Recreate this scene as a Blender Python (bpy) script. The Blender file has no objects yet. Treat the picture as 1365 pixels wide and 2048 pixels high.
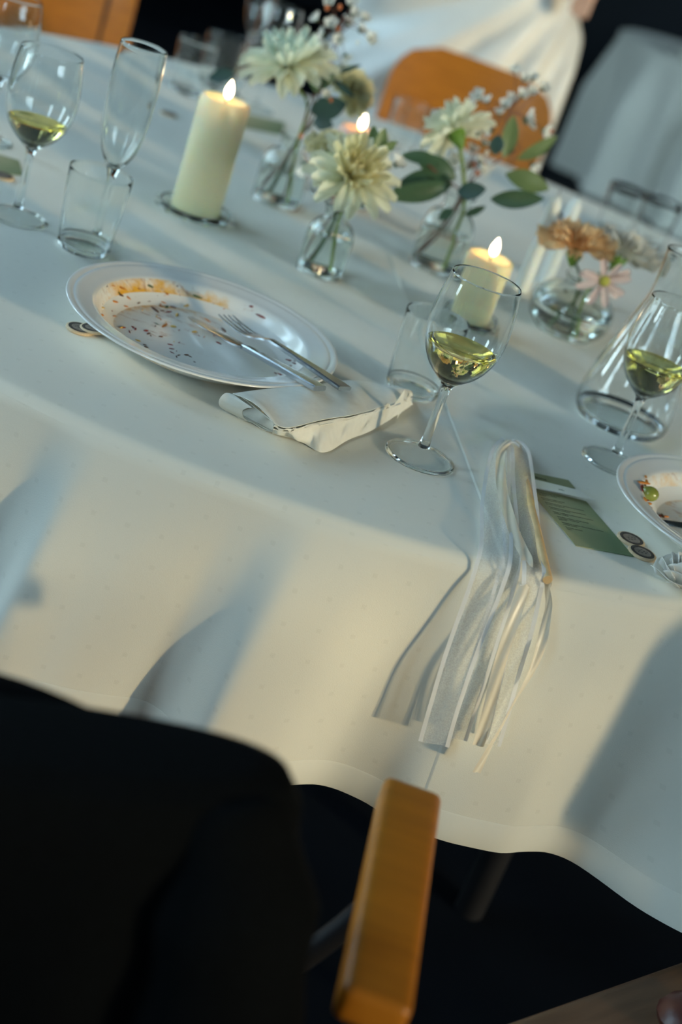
import bpy, bmesh, math, random
import numpy as np
from mathutils import Vector, Matrix, Quaternion

random.seed(7)
rng = np.random.default_rng(7)
sc = bpy.context.scene
COL = sc.collection
PI = math.pi
H = 0.75                      # height of the table top above the floor

# ------------------------------------------------------------------ camera
CAM_P, CAM_R, CAM_H = math.radians(25.0), math.radians(19.9), 0.527
FPX = 2048 / 36 * 50
cd = bpy.data.cameras.new('camera'); cam = bpy.data.objects.new('camera', cd); COL.objects.link(cam)
cd.sensor_fit = 'VERTICAL'; cd.sensor_height = 36; cd.sensor_width = 24; cd.lens = 50
cd.clip_start = 0.05; cd.clip_end = 60
_F = Vector((0, math.cos(CAM_P), -math.sin(CAM_P))); _D = Vector((0, -math.sin(CAM_P), -math.cos(CAM_P))); _R = Vector((1, 0, 0))
_c, _s = math.cos(CAM_R), math.sin(CAM_R)
right = _R * _c - _D * _s          # image x axis in the world
down = _R * _s + _D * _c           # image y axis in the world
M = Matrix((right, -down, -_F)).transposed().to_4x4(); M.translation = Vector((0, 0, H + CAM_H))
cam.matrix_world = M
cd.dof.use_dof = True; cd.dof.focus_distance = 1.33; cd.dof.aperture_fstop = 2.9; cd.dof.aperture_blades = 9
sc.camera = cam

# ------------------------------------------------------------------ sky, sun, exposure
w = bpy.data.worlds.new('sky'); sc.world = w; w.use_nodes = True
wn = w.node_tree.nodes; wl = w.node_tree.links
bg = wn['Background']
tc = wn.new('ShaderNodeTexCoord'); sp = wn.new('ShaderNodeSeparateXYZ'); cr = wn.new('ShaderNodeValToRGB')
wl.new(tc.outputs['Generated'], sp.inputs[0]); wl.new(sp.outputs['Z'], cr.inputs[0]); wl.new(cr.outputs[0], bg.inputs[0])
cr.color_ramp.elements[0].position = 0.0; cr.color_ramp.elements[0].color = (0.60, 0.80, 0.86, 1)
cr.color_ramp.elements[1].position = 0.6; cr.color_ramp.elements[1].color = (0.42, 0.68, 0.90, 1)
bg.inputs[1].default_value = 18.0
SUN_AZ, SUN_EL = math.radians(59.5), math.radians(10)
sd = bpy.data.lights.new('sun', 'SUN'); sun = bpy.data.objects.new('sun', sd); COL.objects.link(sun)
sd.energy = 3.7; sd.color = (1.0, 0.79, 0.42); sd.angle = math.radians(2.6)
sdir = Vector((-math.sin(SUN_AZ) * math.cos(SUN_EL), math.cos(SUN_AZ) * math.cos(SUN_EL), -math.sin(SUN_EL)))
sun.rotation_euler = sdir.to_track_quat('-Z', 'Y').to_euler(); sun.location = (3, -3, 3)
sc.view_settings.view_transform = 'Standard'; sc.view_settings.look = 'None'
sc.view_settings.exposure = 0.17; sc.view_settings.gamma = 1.0; sc.view_settings.use_curve_mapping = False
sc.cycles.max_bounces = 14; sc.cycles.transmission_bounces = 14; sc.cycles.transparent_max_bounces = 16
sc.cycles.glossy_bounces = 6; sc.cycles.diffuse_bounces = 4
sc.cycles.sample_clamp_indirect = 20.0; sc.cycles.blur_glossy = 0.0

# ------------------------------------------------------------------ pixel -> point helpers
def ray(x, y):
    dx, dy = x - 682.5, y - 1024
    u = _c * dx + _s * dy; v = -_s * dx + _c * dy
    return _F + _R * (u / FPX) + _D * (v / FPX)
def at(x, y, z=0.0):                  # point of the photograph at height z above the table top
    d = ray(x, y); t = (z - CAM_H) / d.z
    return Vector((d.x * t, d.y * t, H + z))
def atY(x, y, Y):                     # the same at distance Y into the room
    d = ray(x, y); t = Y / d.y
    return Vector((d.x * t, Y, H + CAM_H + d.z * t))

# ------------------------------------------------------------------ scene helpers
def thing(name, label, cat, loc=(0, 0, 0), rotz=0, group=None):
    o = bpy.data.objects.new(name, None); COL.objects.link(o)
    o.location = loc; o.rotation_euler = (0, 0, rotz); o.empty_display_size = .02
    o['label'] = label; o['category'] = cat
    if group: o['group'] = group
    return o
def tag(o, label, cat, group=None):
    o['label'] = label; o['category'] = cat
    if group: o['group'] = group
    return o
def mesh(name, V, F, smooth=True, sharp=40):
    me = bpy.data.meshes.new(name)
    me.from_pydata([tuple(v) for v in V], [], F); me.update()
    bm = bmesh.new(); bm.from_mesh(me); bmesh.ops.recalc_face_normals(bm, faces=bm.faces); bm.to_mesh(me); bm.free()
    if smooth:
        me.polygons.foreach_set('use_smooth', [True] * len(me.polygons))
        if sharp: me.set_sharp_from_angle(angle=math.radians(sharp))
    return me
def obj(name, me, mat, parent=None, loc=None, rot=None):
    o = bpy.data.objects.new(name, me); COL.objects.link(o)
    if mat is not None:
        if len(me.materials) == 0: me.materials.append(mat)
    if parent is not None: o.parent = parent
    if loc is not None: o.location = loc
    if rot is not None: o.rotation_euler = rot
    return o
def join(*parts):
    V, F = [], []
    for v, f in parts:
        n = len(V); V += list(v); F += [tuple(i + n for i in q) for q in f]
    return V, F
def shift(vf, off=(0, 0, 0), M=None):
    V, F = vf
    if M is not None: V = [M @ Vector(v) for v in V]
    return [Vector(v) + Vector(off) for v in V], F
def lathe(prof, n=48, closed=False):
    """prof: list of (r, z); a point with r==0 becomes a pole. closed joins last to first."""
    V, F, idx = [], [], []
    for r, z in prof:
        if r <= 1e-7:
            idx.append([len(V)]); V.append(Vector((0, 0, z)))
        else:
            idx.append(list(range(len(V), len(V) + n)))
            V += [Vector((r * math.cos(2 * PI * k / n), r * math.sin(2 * PI * k / n), z)) for k in range(n)]
    m = len(prof)
    for i in range(m if closed else m - 1):
        a, b = idx[i], idx[(i + 1) % m]
        if len(a) == 1 and len(b) == 1: continue
        for k in range(n):
            k2 = (k + 1) % n
            if len(a) == 1: F.append((a[0], b[k], b[k2]))
            elif len(b) == 1: F.append((a[k], b[0], a[k2]))
            else: F.append((a[k], b[k], b[k2], a[k2]))
    return V, F
def smoothprof(pts, sub=4):
    P = [np.array(p, float) for p in pts]; out = []
    for i in range(len(P) - 1):
        p0 = P[max(i - 1, 0)]; p1 = P[i]; p2 = P[i + 1]; p3 = P[min(i + 2, len(P) - 1)]
        for k in range(sub):
            t = k / sub
            q = .5 * ((2 * p1) + (-p0 + p2) * t + (2 * p0 - 5 * p1 + 4 * p2 - p3) * t * t + (-p0 + 3 * p1 - 3 * p2 + p3) * t ** 3)
            out.append(q)
    out.append(P[-1]); return out
def sprof(pts, sub=4):
    return [(max(float(q[0]), 0.0), float(q[1])) for q in smoothprof(pts, sub)]
def spts(pts, sub=5):
    return [Vector(q) for q in smoothprof([tuple(p) for p in pts], sub)]
def tube(pts, rad, n=8, cap=True):
    pts = [Vector(p) for p in pts]; m = len(pts)
    if not hasattr(rad, '__len__'): rad = [rad] * m
    V, F = [], []
    up = Vector((0, 0, 1)); prev = None
    for i, p in enumerate(pts):
        t = (pts[min(i + 1, m - 1)] - pts[max(i - 1, 0)]).normalized()
        if prev is None:
            a = t.cross(up)
            if a.length < 1e-3: a = t.cross(Vector((1, 0, 0)))
        else: a = prev - t * prev.dot(t)
        a.normalize(); prev = a; b = t.cross(a)
        for k in range(n):
            th = 2 * PI * k / n
            V.append(p + (a * math.cos(th) + b * math.sin(th)) * rad[i])
    for i in range(m - 1):
        for k in range(n):
            k2 = (k + 1) % n
            F.append((i * n + k, i * n + k2, (i + 1) * n + k2, (i + 1) * n + k))
    if cap:
        F.append(tuple(range(n - 1, -1, -1))); F.append(tuple(range((m - 1) * n, m * n)))
    return V, F
def rbox(sx, sy, sz, bev=.004, seg=2, cen=(0, 0, 0)):
    bm = bmesh.new(); bmesh.ops.create_cube(bm, size=1)
    for v in bm.verts: v.co = Vector((v.co.x * sx, v.co.y * sy, v.co.z * sz))
    bmesh.ops.bevel(bm, geom=list(bm.edges), offset=bev, segments=seg, affect='EDGES', profile=.6)
    V = [v.co.copy() + Vector(cen) for v in bm.verts]; bm.verts.index_update()
    F = [tuple(v.index for v in f.verts) for f in bm.faces]; bm.free()
    return V, F
def grid(rows):
    V, F = [], []; m = len(rows[0])
    for r in rows: V += [Vector(p) for p in r]
    for i in range(len(rows) - 1):
        for k in range(m - 1):
            F.append((i * m + k, i * m + k + 1, (i + 1) * m + k + 1, (i + 1) * m + k))
    return V, F
def thicken(vf, t):
    """a sheet made into a thin closed slab of thickness t along its vertex normals"""
    V, F = vf
    bm = bmesh.new(); bv = [bm.verts.new(v) for v in V]
    for f in F:
        try: bm.faces.new([bv[i] for i in f])
        except ValueError: pass
    bm.normal_update()
    g = bmesh.ops.solidify(bm, geom=list(bm.faces), thickness=t)
    bm.verts.index_update()
    o = [v.co.copy() for v in bm.verts], [tuple(v.index for v in f.verts) for f in bm.faces]
    bm.free(); return o
def blob(r, sx=1, sy=1, sz=1, rings=6, n=10):
    return lathe_scaled(r, sx, sy, sz, rings, n)
def lathe_scaled(r, sx, sy, sz, rings, n):
    p = [(r * math.sin(PI * i / rings), -r * math.cos(PI * i / rings)) for i in range(rings + 1)]
    p[0] = (0, -r); p[-1] = (0, r)
    V, F = lathe(p, n)
    return [Vector((v.x * sx, v.y * sy, v.z * sz)) for v in V], F
def nz(x, y, s=1.0, o=0.0):
    return (math.sin(x * 3.1 * s + 1.7 + o) * math.cos(y * 2.7 * s + .4 + o) + .6 * math.sin(x * 6.3 * s - y * 4.1 * s + 2.2 + o) + .35 * math.sin(x * 12.7 * s + y * 9.1 * s + o)) / 1.95

# ------------------------------------------------------------------ materials
def mat(name):
    m = bpy.data.materials.new(name); m.use_nodes = True
    return m, m.node_tree.nodes, m.node_tree.links, m.node_tree.nodes['Principled BSDF']
def pmat(name, col, rough=.5, var=.06, scale=30, bump=0.0, bscale=None, metal=0.0, sss=0.0, spec=.5, sheen=0.0, coat=0.0, stretch=None, trans=0.0, coords='Object'):
    m, N, L, P = mat(name)
    t = N.new('ShaderNodeTexCoord'); mp = N.new('ShaderNodeMapping'); L.new(t.outputs[coords], mp.inputs[0])
    if stretch: mp.inputs['Scale'].default_value = stretch
    no = N.new('ShaderNodeTexNoise'); no.inputs['Scale'].default_value = scale; no.inputs['Detail'].default_value = 4
    L.new(mp.outputs[0], no.inputs['Vector'])
    r = N.new('ShaderNodeValToRGB'); e = r.color_ramp.elements
    e[0].position = .3; e[1].position = .7
    e[0].color = (*[max(c * (1 - var), 0) for c in col], 1); e[1].color = (*[min(c * (1 + var), 1) for c in col], 1)
    L.new(no.outputs[0], r.inputs[0]); L.new(r.outputs[0], P.inputs['Base Color'])
    P.inputs['Roughness'].default_value = rough; P.inputs['Metallic'].default_value = metal
    P.inputs['Specular IOR Level'].default_value = spec
    if sheen: P.inputs['Sheen Weight'].default_value = sheen
    if coat: P.inputs['Coat Weight'].default_value = coat; P.inputs['Coat Roughness'].default_value = .08
    if sss:
        P.inputs['Subsurface Weight'].default_value = sss; P.inputs['Subsurface Radius'].default_value = (1, .7, .45); P.inputs['Subsurface Scale'].default_value = .03
    if bump:
        nb = N.new('ShaderNodeTexNoise'); nb.inputs['Scale'].default_value = bscale or scale * 4; nb.inputs['Detail'].default_value = 3
        L.new(mp.outputs[0], nb.inputs['Vector'])
        b = N.new('ShaderNodeBump'); b.inputs['Strength'].default_value = bump; b.inputs['Distance'].default_value = .002
        L.new(nb.outputs[0], b.inputs['Height']); L.new(b.outputs[0], P.inputs['Normal'])
    return m
def glassmat(name, col=(1, 1, 1), ior=1.45, rough=0.0, clear=0.0):
    m = bpy.data.materials.new(name); m.use_nodes = True
    N, L = m.node_tree.nodes, m.node_tree.links; N.remove(N['Principled BSDF'])
    g = N.new('ShaderNodeBsdfGlass'); g.inputs['IOR'].default_value = ior; g.inputs['Roughness'].default_value = rough
    g.inputs['Color'].default_value = (*col, 1)
    if clear:
        tp = N.new('ShaderNodeBsdfTransparent'); tp.inputs[0].default_value = (*col, 1); mx = N.new('ShaderNodeMixShader'); mx.inputs[0].default_value = clear
        L.new(g.outputs[0], mx.inputs[1]); L.new(tp.outputs[0], mx.inputs[2]); L.new(mx.outputs[0], N['Material Output'].inputs[0])
    else: L.new(g.outputs[0], N['Material Output'].inputs[0])
    return m
def thinglass(name, col=(.99, .995, .99), f=.6):
    m = bpy.data.materials.new(name); m.use_nodes = True
    N, L = m.node_tree.nodes, m.node_tree.links; N.remove(N['Principled BSDF'])
    lw = N.new('ShaderNodeLayerWeight'); lw.inputs[0].default_value = .5
    pw = N.new('ShaderNodeMath'); pw.operation = 'POWER'; pw.inputs[1].default_value = 5; L.new(lw.outputs['Facing'], pw.inputs[0])
    ma = N.new('ShaderNodeMath'); ma.operation = 'MULTIPLY_ADD'; ma.inputs[1].default_value = f; ma.inputs[2].default_value = .042; L.new(pw.outputs[0], ma.inputs[0])
    tp = N.new('ShaderNodeBsdfTransparent'); tp.inputs[0].default_value = (*col, 1)
    gl = N.new('ShaderNodeBsdfGlossy'); gl.inputs['Roughness'].default_value = .01
    mx = N.new('ShaderNodeMixShader'); L.new(ma.outputs[0], mx.inputs[0]); L.new(tp.outputs[0], mx.inputs[1]); L.new(gl.outputs[0], mx.inputs[2])
    L.new(mx.outputs[0], N['Material Output'].inputs[0]); return m
def translucent(name, col, tw=.45, rough=.6, var=.08, scale=40, alpha=None, tint=None):
    """petals, leaves, thin cloth: diffuse + translucent (+ clear share for sheer weaves)"""
    m = bpy.data.materials.new(name); m.use_nodes = True
    N, L = m.node_tree.nodes, m.node_tree.links; N.remove(N['Principled BSDF']); out = N['Material Output']
    t = N.new('ShaderNodeTexCoord'); no = N.new('ShaderNodeTexNoise'); no.inputs['Scale'].default_value = scale
    L.new(t.outputs['Object'], no.inputs['Vector'])
    r = N.new('ShaderNodeValToRGB'); e = r.color_ramp.elements; e[0].position = .3; e[1].position = .7
    c2 = tint or col
    e[0].color = (*[c * (1 - var) for c in c2], 1); e[1].color = (*[min(c * (1 + var), 1) for c in col], 1)
    L.new(no.outputs[0], r.inputs[0])
    d = N.new('ShaderNodeBsdfPrincipled'); d.inputs['Roughness'].default_value = rough; L.new(r.outputs[0], d.inputs['Base Color'])
    tr = N.new('ShaderNodeBsdfTranslucent'); L.new(r.outputs[0], tr.inputs[0])
    mx = N.new('ShaderNodeMixShader'); mx.inputs[0].default_value = tw; L.new(d.outputs[0], mx.inputs[1]); L.new(tr.outputs[0], mx.inputs[2])
    last = mx
    if alpha is not None:
        n2 = N.new('ShaderNodeTexNoise'); n2.inputs['Scale'].default_value = 900; L.new(t.outputs['Object'], n2.inputs['Vector'])
        mr = N.new('ShaderNodeMapRange'); mr.inputs[1].default_value = .35; mr.inputs[2].default_value = .65
        mr.inputs[3].default_value = max(alpha - .07, 0); mr.inputs[4].default_value = min(alpha + .07, 1)
        L.new(n2.outputs[0], mr.inputs[0])
        tp = N.new('ShaderNodeBsdfTransparent'); m2 = N.new('ShaderNodeMixShader')
        L.new(mr.outputs[0], m2.inputs[0]); L.new(tp.outputs[0], m2.inputs[1]); L.new(mx.outputs[0], m2.inputs[2]); last = m2
    L.new(last.outputs[0], out.inputs[0]); return m

MG = glassmat('clear_glass', (.99, .997, .993), 1.46)
MGT = glassmat('pale_green_glass', (.98, .993, .982), 1.46)
MFOOT = thinglass('thin_foot_glass', f=.3)
MBASE = glassmat('thick_base_glass', (.985, .995, .99), 1.46)
MWINE = glassmat('white_wine', (.99, .93, .60), 1.345)
MWATER = glassmat('water', (.985, .995, .985), 1.33)
MPORC = pmat('porcelain', (.83, .82, .78), .12, .02, 20, coat=.3)
MSTEEL = pmat('brushed_steel', (.52, .54, .56), .22, .08, 40, metal=1.0, stretch=(1, 12, 1))
MSTEELD = pmat('dark_tube_steel', (.012, .012, .014), .5, .1, 40, spec=.2)
MWOOD = pmat('orange_varnished_wood', (.44, .15, .012), .38, .12, 9, spec=.3, coat=.05, stretch=(1, 9, 9), bump=.08)
MWOODD = pmat('brown_wood', (.14, .075, .04), .4, .25, 9, stretch=(9, 1, 9), bump=.08)
MDOWEL = pmat('pale_beech', (.70, .47, .23), .5, .12, 60, stretch=(1, 1, 1), bump=.05)
MJACK = pmat('black_suit_wool', (.0022, .0028, .0034), .9, .3, 300, bump=.15, bscale=900, spec=.06)
MFLOOR = pmat('dark_navy_floor', (.005, .008, .013), .7, .3, 3, spec=.1)
MWALL = pmat('dark_navy_wall', (.005, .008, .012), .7, .3, 2, spec=.2)
MCEIL = pmat('grey_ceiling', (.10, .105, .11), .8, .2, 2)
MFRAME = pmat('black_window_frame', (.02, .02, .02), .5, .2, 10)
MWICK = pmat('burnt_wick', (.015, .012, .01), .9, .3, 200)
MWAXW = pmat('ivory_candle_wax', (.82, .74, .47), .42, .03, 14, sss=.85)
MWAXP = pmat('blush_candle_wax', (.80, .52, .42), .42, .03, 14, sss=.5)
MWAXT = pmat('white_taper_wax', (.74, .78, .74), .4, .03, 14, sss=.3)
MNAP = translucent('paper_napkin', (.88, .86, .78), .22, .9, .03, 120)
MCARD = pmat('white_card', (.80, .79, .74), .7, .02, 60)
MOLIVE = pmat('olive_card', (.30, .32, .17), .7, .04, 60)
MINK = pmat('dark_green_ink', (.035, .045, .025), .7, .1, 60)
MCOIN = pmat('pale_wood_disc', (.66, .50, .32), .6, .12, 90, stretch=(1, 6, 1))
MPRINT = pmat('burnt_print', (.05, .04, .036), .7, .2, 90)
MPRINT2 = pmat('grey_print', (.22, .18, .15), .7, .25, 250)
MSATIN = translucent('white_satin_ribbon', (.92, .92, .92), .35, .35, .03, 50)
MCREAM = translucent('cream_satin_ribbon', (.84, .76, .62), .25, .35, .03, 50)
MORG = translucent('sheer_organza', (.95, .95, .95), .5, .45, .05, 300, alpha=.36)
MPET_W = translucent('cream_white_petal', (.86, .86, .68), .35, .55, .05, 60)
MPET_I = translucent('ivory_yellow_petal', (.86, .80, .50), .35, .55, .05, 60)
MPET_G = translucent('mint_white_petal', (.76, .84, .72), .35, .55, .05, 60)
MPET_P = translucent('peach_petal', (1.0, .78, .46), .6, .55, .06, 60, tint=(1.0, .60, .30))
MPET_PW = translucent('ivory_carnation_petal', (.95, .93, .85), .5, .55, .05, 60)
MPET_B = translucent('blush_petal', (.86, .70, .60), .35, .55, .1, 60, tint=(.78, .60, .62))
MYEL = pmat('yellow_green_centre', (.45, .42, .06), .6, .15, 200)
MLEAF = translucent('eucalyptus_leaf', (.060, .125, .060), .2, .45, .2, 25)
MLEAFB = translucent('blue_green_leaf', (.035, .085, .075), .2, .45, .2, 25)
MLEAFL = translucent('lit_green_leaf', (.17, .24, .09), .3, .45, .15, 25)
MSTEM = pmat('green_stem', (.22, .30, .045), .5, .15, 60)
MSTEMD = pmat('dark_green_stem', (.06, .11, .04), .5, .15, 60)
MTWIG = pmat('red_brown_twig', (.17, .07, .045), .6, .2, 60)
MCALYX = pmat('green_calyx', (.13, .26, .03), .5, .15, 60)
MBUD = pmat('orange_bud', (.55, .16, .05), .5, .15, 60)
MSKIN = pmat('skin', (.62, .36, .25), .5, .05, 30, sss=.2)
MHAIR = pmat('brown_hair', (.05, .03, .018), .5, .2, 200, stretch=(1, 1, .1))
MGOWN = pmat('white_satin_gown', (.80, .78, .72), .38, .02, 20, sheen=.2)
MOLIVEF = pmat('green_olive_skin', (.22, .24, .04), .25, .15, 60, coat=.4)
MROSE = translucent('white_satin_rose', (.95, .94, .90), .4, .4, .03, 60)
MPOUCH = pmat('red_brown_leather', (.10, .03, .022), .35, .2, 60, bump=.1)

def flame_mat():
    m = bpy.data.materials.new('candle_flame'); m.use_nodes = True
    N, L = m.node_tree.nodes, m.node_tree.links; N.remove(N['Principled BSDF'])
    e = N.new('ShaderNodeEmission'); t = N.new('ShaderNodeTexCoord'); s = N.new('ShaderNodeSeparateXYZ'); r = N.new('ShaderNodeValToRGB')
    L.new(t.outputs['Generated'], s.inputs[0]); L.new(s.outputs['Z'], r.inputs[0]); L.new(r.outputs[0], e.inputs[0])
    r.color_ramp.elements[0].color = (1, .42, .10, 1); r.color_ramp.elements[0].position = .05
    r.color_ramp.elements[1].color = (1, .80, .50, 1); r.color_ramp.elements[1].position = .35
    e.inputs[1].default_value = 14; L.new(e.outputs[0], N['Material Output'].inputs[0]); return m
MFLAME = flame_mat()

def cloth_mat():
    m, N, L, P = mat('white_damask_cloth')
    P.inputs['Base Color'].default_value = (.78, .765, .675, 1); P.inputs['Roughness'].default_value = .75
    P.inputs['Specular IOR Level'].default_value = .3; P.inputs['Sheen Weight'].default_value = .15
    uv = N.new('ShaderNodeUVMap'); uv.uv_map = 'UVMap'
    # small woven squares of the damask on a diagonal grid, in metres
    mp = N.new('ShaderNodeMapping'); mp.inputs['Rotation'].default_value = (0, 0, .0); mp.inputs['Scale'].default_value = (32, 32, 1)
    L.new(uv.outputs[0], mp.inputs[0])
    fr = N.new('ShaderNodeVectorMath'); fr.operation = 'FRACTION'; L.new(mp.outputs[0], fr.inputs[0])
    sb = N.new('ShaderNodeVectorMath'); sb.operation = 'SUBTRACT'; sb.inputs[1].default_value = (.5, .5, .5); L.new(fr.outputs[0], sb.inputs[0])
    ab = N.new('ShaderNodeVectorMath'); ab.operation = 'ABSOLUTE'; L.new(sb.outputs[0], ab.inputs[0])
    s = N.new('ShaderNodeSeparateXYZ'); L.new(ab.outputs[0], s.inputs[0])
    mx = N.new('ShaderNodeMath'); mx.operation = 'MAXIMUM'; L.new(s.outputs[0], mx.inputs[0]); L.new(s.outputs[1], mx.inputs[1])
    lt = N.new('ShaderNodeMath'); lt.operation = 'LESS_THAN'; lt.inputs[1].default_value = .07; L.new(mx.outputs[0], lt.inputs[0])
    mc = N.new('ShaderNodeMix'); mc.data_type = 'RGBA'; L.new(lt.outputs[0], mc.inputs[0])
    mc.inputs[6].default_value = (.78, .765, .675, 1); mc.inputs[7].default_value = (.745, .73, .64, 1)
    L.new(mc.outputs[2], P.inputs['Base Color'])
    no = N.new('ShaderNodeTexNoise'); no.inputs['Scale'].default_value = 900; no.inputs['Detail'].default_value = 2; L.new(uv.outputs[0], no.inputs['Vector'])
    n2 = N.new('ShaderNodeTexNoise'); n2.inputs['Scale'].default_value = 14; n2.inputs['Detail'].default_value = 2; L.new(uv.outputs[0], n2.inputs['Vector'])
    b = N.new('ShaderNodeBump'); b.inputs['Strength'].default_value = .18; b.inputs['Distance'].default_value = .001; L.new(no.outputs[0], b.inputs['Height'])
    b2 = N.new('ShaderNodeBump'); b2.inputs['Strength'].default_value = .25; b2.inputs['Distance'].default_value = .006; L.new(n2.outputs[0], b2.inputs['Height']); L.new(b.outputs[0], b2.inputs['Normal'])
    L.new(b2.outputs[0], P.inputs['Normal']); return m
MCLOTH = cloth_mat()
MSTITCH = pmat('hem_thread', (.80, .78, .72), .8, .03, 60)

def plate_well_mat(name, seed, amt):
    """porcelain with dried tomato and oil smears on its well"""
    m, N, L, P = mat(name)
    P.inputs['Roughness'].default_value = .18
    t = N.new('ShaderNodeTexCoord'); mp = N.new('ShaderNodeMapping'); mp.inputs['Location'].default_value = (seed, seed * .7, 0); L.new(t.outputs['Object'], mp.inputs[0])
    mps = N.new('ShaderNodeMapping'); mps.inputs['Scale'].default_value = (1, 3.2, 1); mps.inputs['Rotation'].default_value = (0, 0, .5); mps.inputs['Location'].default_value = (seed * .3, seed, 0); L.new(t.outputs['Object'], mps.inputs[0])
    base = (.83, .81, .75, 1)
    n1 = N.new('ShaderNodeTexNoise'); n1.inputs['Scale'].default_value = 22; n1.inputs['Detail'].default_value = 5; n1.inputs['Roughness'].default_value = .65; L.new(mp.outputs[0], n1.inputs['Vector'])
    n2 = N.new('ShaderNodeTexNoise'); n2.inputs['Scale'].default_value = 60; n2.inputs['Detail'].default_value = 6; n2.inputs['Roughness'].default_value = .7; L.new(mps.outputs[0], n2.inputs['Vector'])
    sp = N.new('ShaderNodeSeparateXYZ'); L.new(t.outputs['Object'], sp.inputs[0])
    # smears lie where the food was pushed: the rim of the well away from and to the left of the guest
    ln_ = N.new('ShaderNodeVectorMath'); ln_.operation = 'LENGTH'
    fl = N.new('ShaderNodeVectorMath'); fl.operation = 'MULTIPLY'; fl.inputs[1].default_value = (1, 1, 0); L.new(t.outputs['Object'], fl.inputs[0]); L.new(fl.outputs[0], ln_.inputs[0])
    rd = N.new('ShaderNodeMath'); rd.operation = 'SUBTRACT'; rd.inputs[1].default_value = .0985; L.new(ln_.outputs['Value'], rd.inputs[0])
    ra = N.new('ShaderNodeMath'); ra.operation = 'ABSOLUTE'; L.new(rd.outputs[0], ra.inputs[0])
    rf = N.new('ShaderNodeMapRange'); rf.inputs[1].default_value = 0; rf.inputs[2].default_value = .022; rf.inputs[3].default_value = .20 * amt; rf.inputs[4].default_value = -.06; L.new(ra.outputs[0], rf.inputs[0])
    dv = N.new('ShaderNodeVectorMath'); dv.operation = 'DISTANCE'; dv.inputs[1].default_value = (-.075, .07, .012); L.new(t.outputs['Object'], dv.inputs[0])
    fall = N.new('ShaderNodeMapRange'); fall.inputs[1].default_value = .03; fall.inputs[2].default_value = .13; fall.inputs[3].default_value = .02; fall.inputs[4].default_value = -.20; L.new(dv.outputs['Value'], fall.inputs[0])
    a1 = N.new('ShaderNodeMath'); L.new(n1.outputs[0], a1.inputs[0]); L.new(fall.outputs[0], a1.inputs[1])
    a1b = N.new('ShaderNodeMath'); L.new(a1.outputs[0], a1b.inputs[0]); L.new(rf.outputs[0], a1b.inputs[1])
    r1 = N.new('ShaderNodeMapRange'); r1.inputs[1].default_value = .52; r1.inputs[2].default_value = .72; L.new(a1b.outputs[0], r1.inputs[0])
    fall2 = N.new('ShaderNodeMapRange'); fall2.inputs[1].default_value = .03; fall2.inputs[2].default_value = .2; fall2.inputs[3].default_value = .07 * amt; fall2.inputs[4].default_value = -.08; L.new(dv.outputs['Value'], fall2.inputs[0])
    a2 = N.new('ShaderNodeMath'); L.new(n2.outputs[0], a2.inputs[0]); L.new(fall2.outputs[0], a2.inputs[1])
    r2 = N.new('ShaderNodeMapRange'); r2.inputs[1].default_value = .595; r2.inputs[2].default_value = .80; L.new(a2.outputs[0], r2.inputs[0])
    m1 = N.new('ShaderNodeMix'); m1.data_type = 'RGBA'; m1.inputs[6].default_value = base; m1.inputs[7].default_value = (.76, .40, .05, 1); L.new(r1.outputs[0], m1.inputs[0])
    m2 = N.new('ShaderNodeMix'); m2.data_type = 'RGBA'; m2.inputs[7].default_value = (.36, .12, .04, 1); L.new(m1.outputs[2], m2.inputs[6]); L.new(r2.outputs[0], m2.inputs[0])
    L.new(m2.outputs[2], P.inputs['Base Color']); return m

def gradient_card_mat():
    m, N, L, P = mat('green_wash_card'); P.inputs['Roughness'].default_value = .7
    t = N.new('ShaderNodeTexCoord'); s = N.new('ShaderNodeSeparateXYZ'); L.new(t.outputs['Object'], s.inputs[0])
    no = N.new('ShaderNodeTexNoise'); no.inputs['Scale'].default_value = 25; L.new(t.outputs['Object'], no.inputs['Vector'])
    a = N.new('ShaderNodeMath'); a.operation = 'MULTIPLY_ADD'; a.inputs[1].default_value = .02; L.new(no.outputs[0], a.inputs[0]); L.new(s.outputs[0], a.inputs[2])
    r = N.new('ShaderNodeValToRGB'); mr = N.new('ShaderNodeMapRange'); mr.inputs[1].default_value = -.02; mr.inputs[2].default_value = .045
    L.new(a.outputs[0], mr.inputs[0]); L.new(mr.outputs[0], r.inputs[0])
    r.color_ramp.elements[0].color = (.46, .43, .24, 1); r.color_ramp.elements[1].color = (.17, .25, .13, 1)
    L.new(r.outputs[0], P.inputs['Base Color']); return m
MGRAD = gradient_card_mat()

# ================================================================== SETTING
def struct(name, vf, m, parent=None, smooth=False):
    o = obj(name, mesh(name, *vf, smooth=smooth), m, parent)
    if parent is None: o['kind'] = 'structure'
    return o
X0, X1, Y0, Y1, ZC = -4.2, 17.0, -3.2, 10.5, 5.2
def boxv(x0, x1, y0, y1, z0, z1):
    V = [Vector(p) for p in ((x0, y0, z0), (x1, y0, z0), (x1, y1, z0), (x0, y1, z0), (x0, y0, z1), (x1, y0, z1), (x1, y1, z1), (x0, y1, z1))]
    return V, [(0, 3, 2, 1), (4, 5, 6, 7), (0, 1, 5, 4), (1, 2, 6, 5), (2, 3, 7, 6), (3, 0, 4, 7)]
struct('floor', boxv(X0, X1, Y0, Y1, -.1, 0), MFLOOR)
struct('ceiling', boxv(X0, X1, Y0, Y1, ZC, ZC + .1), MCEIL)
struct('wall_back', boxv(X0, X1, Y1, Y1 + .15, 0, ZC), MWALL)
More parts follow.
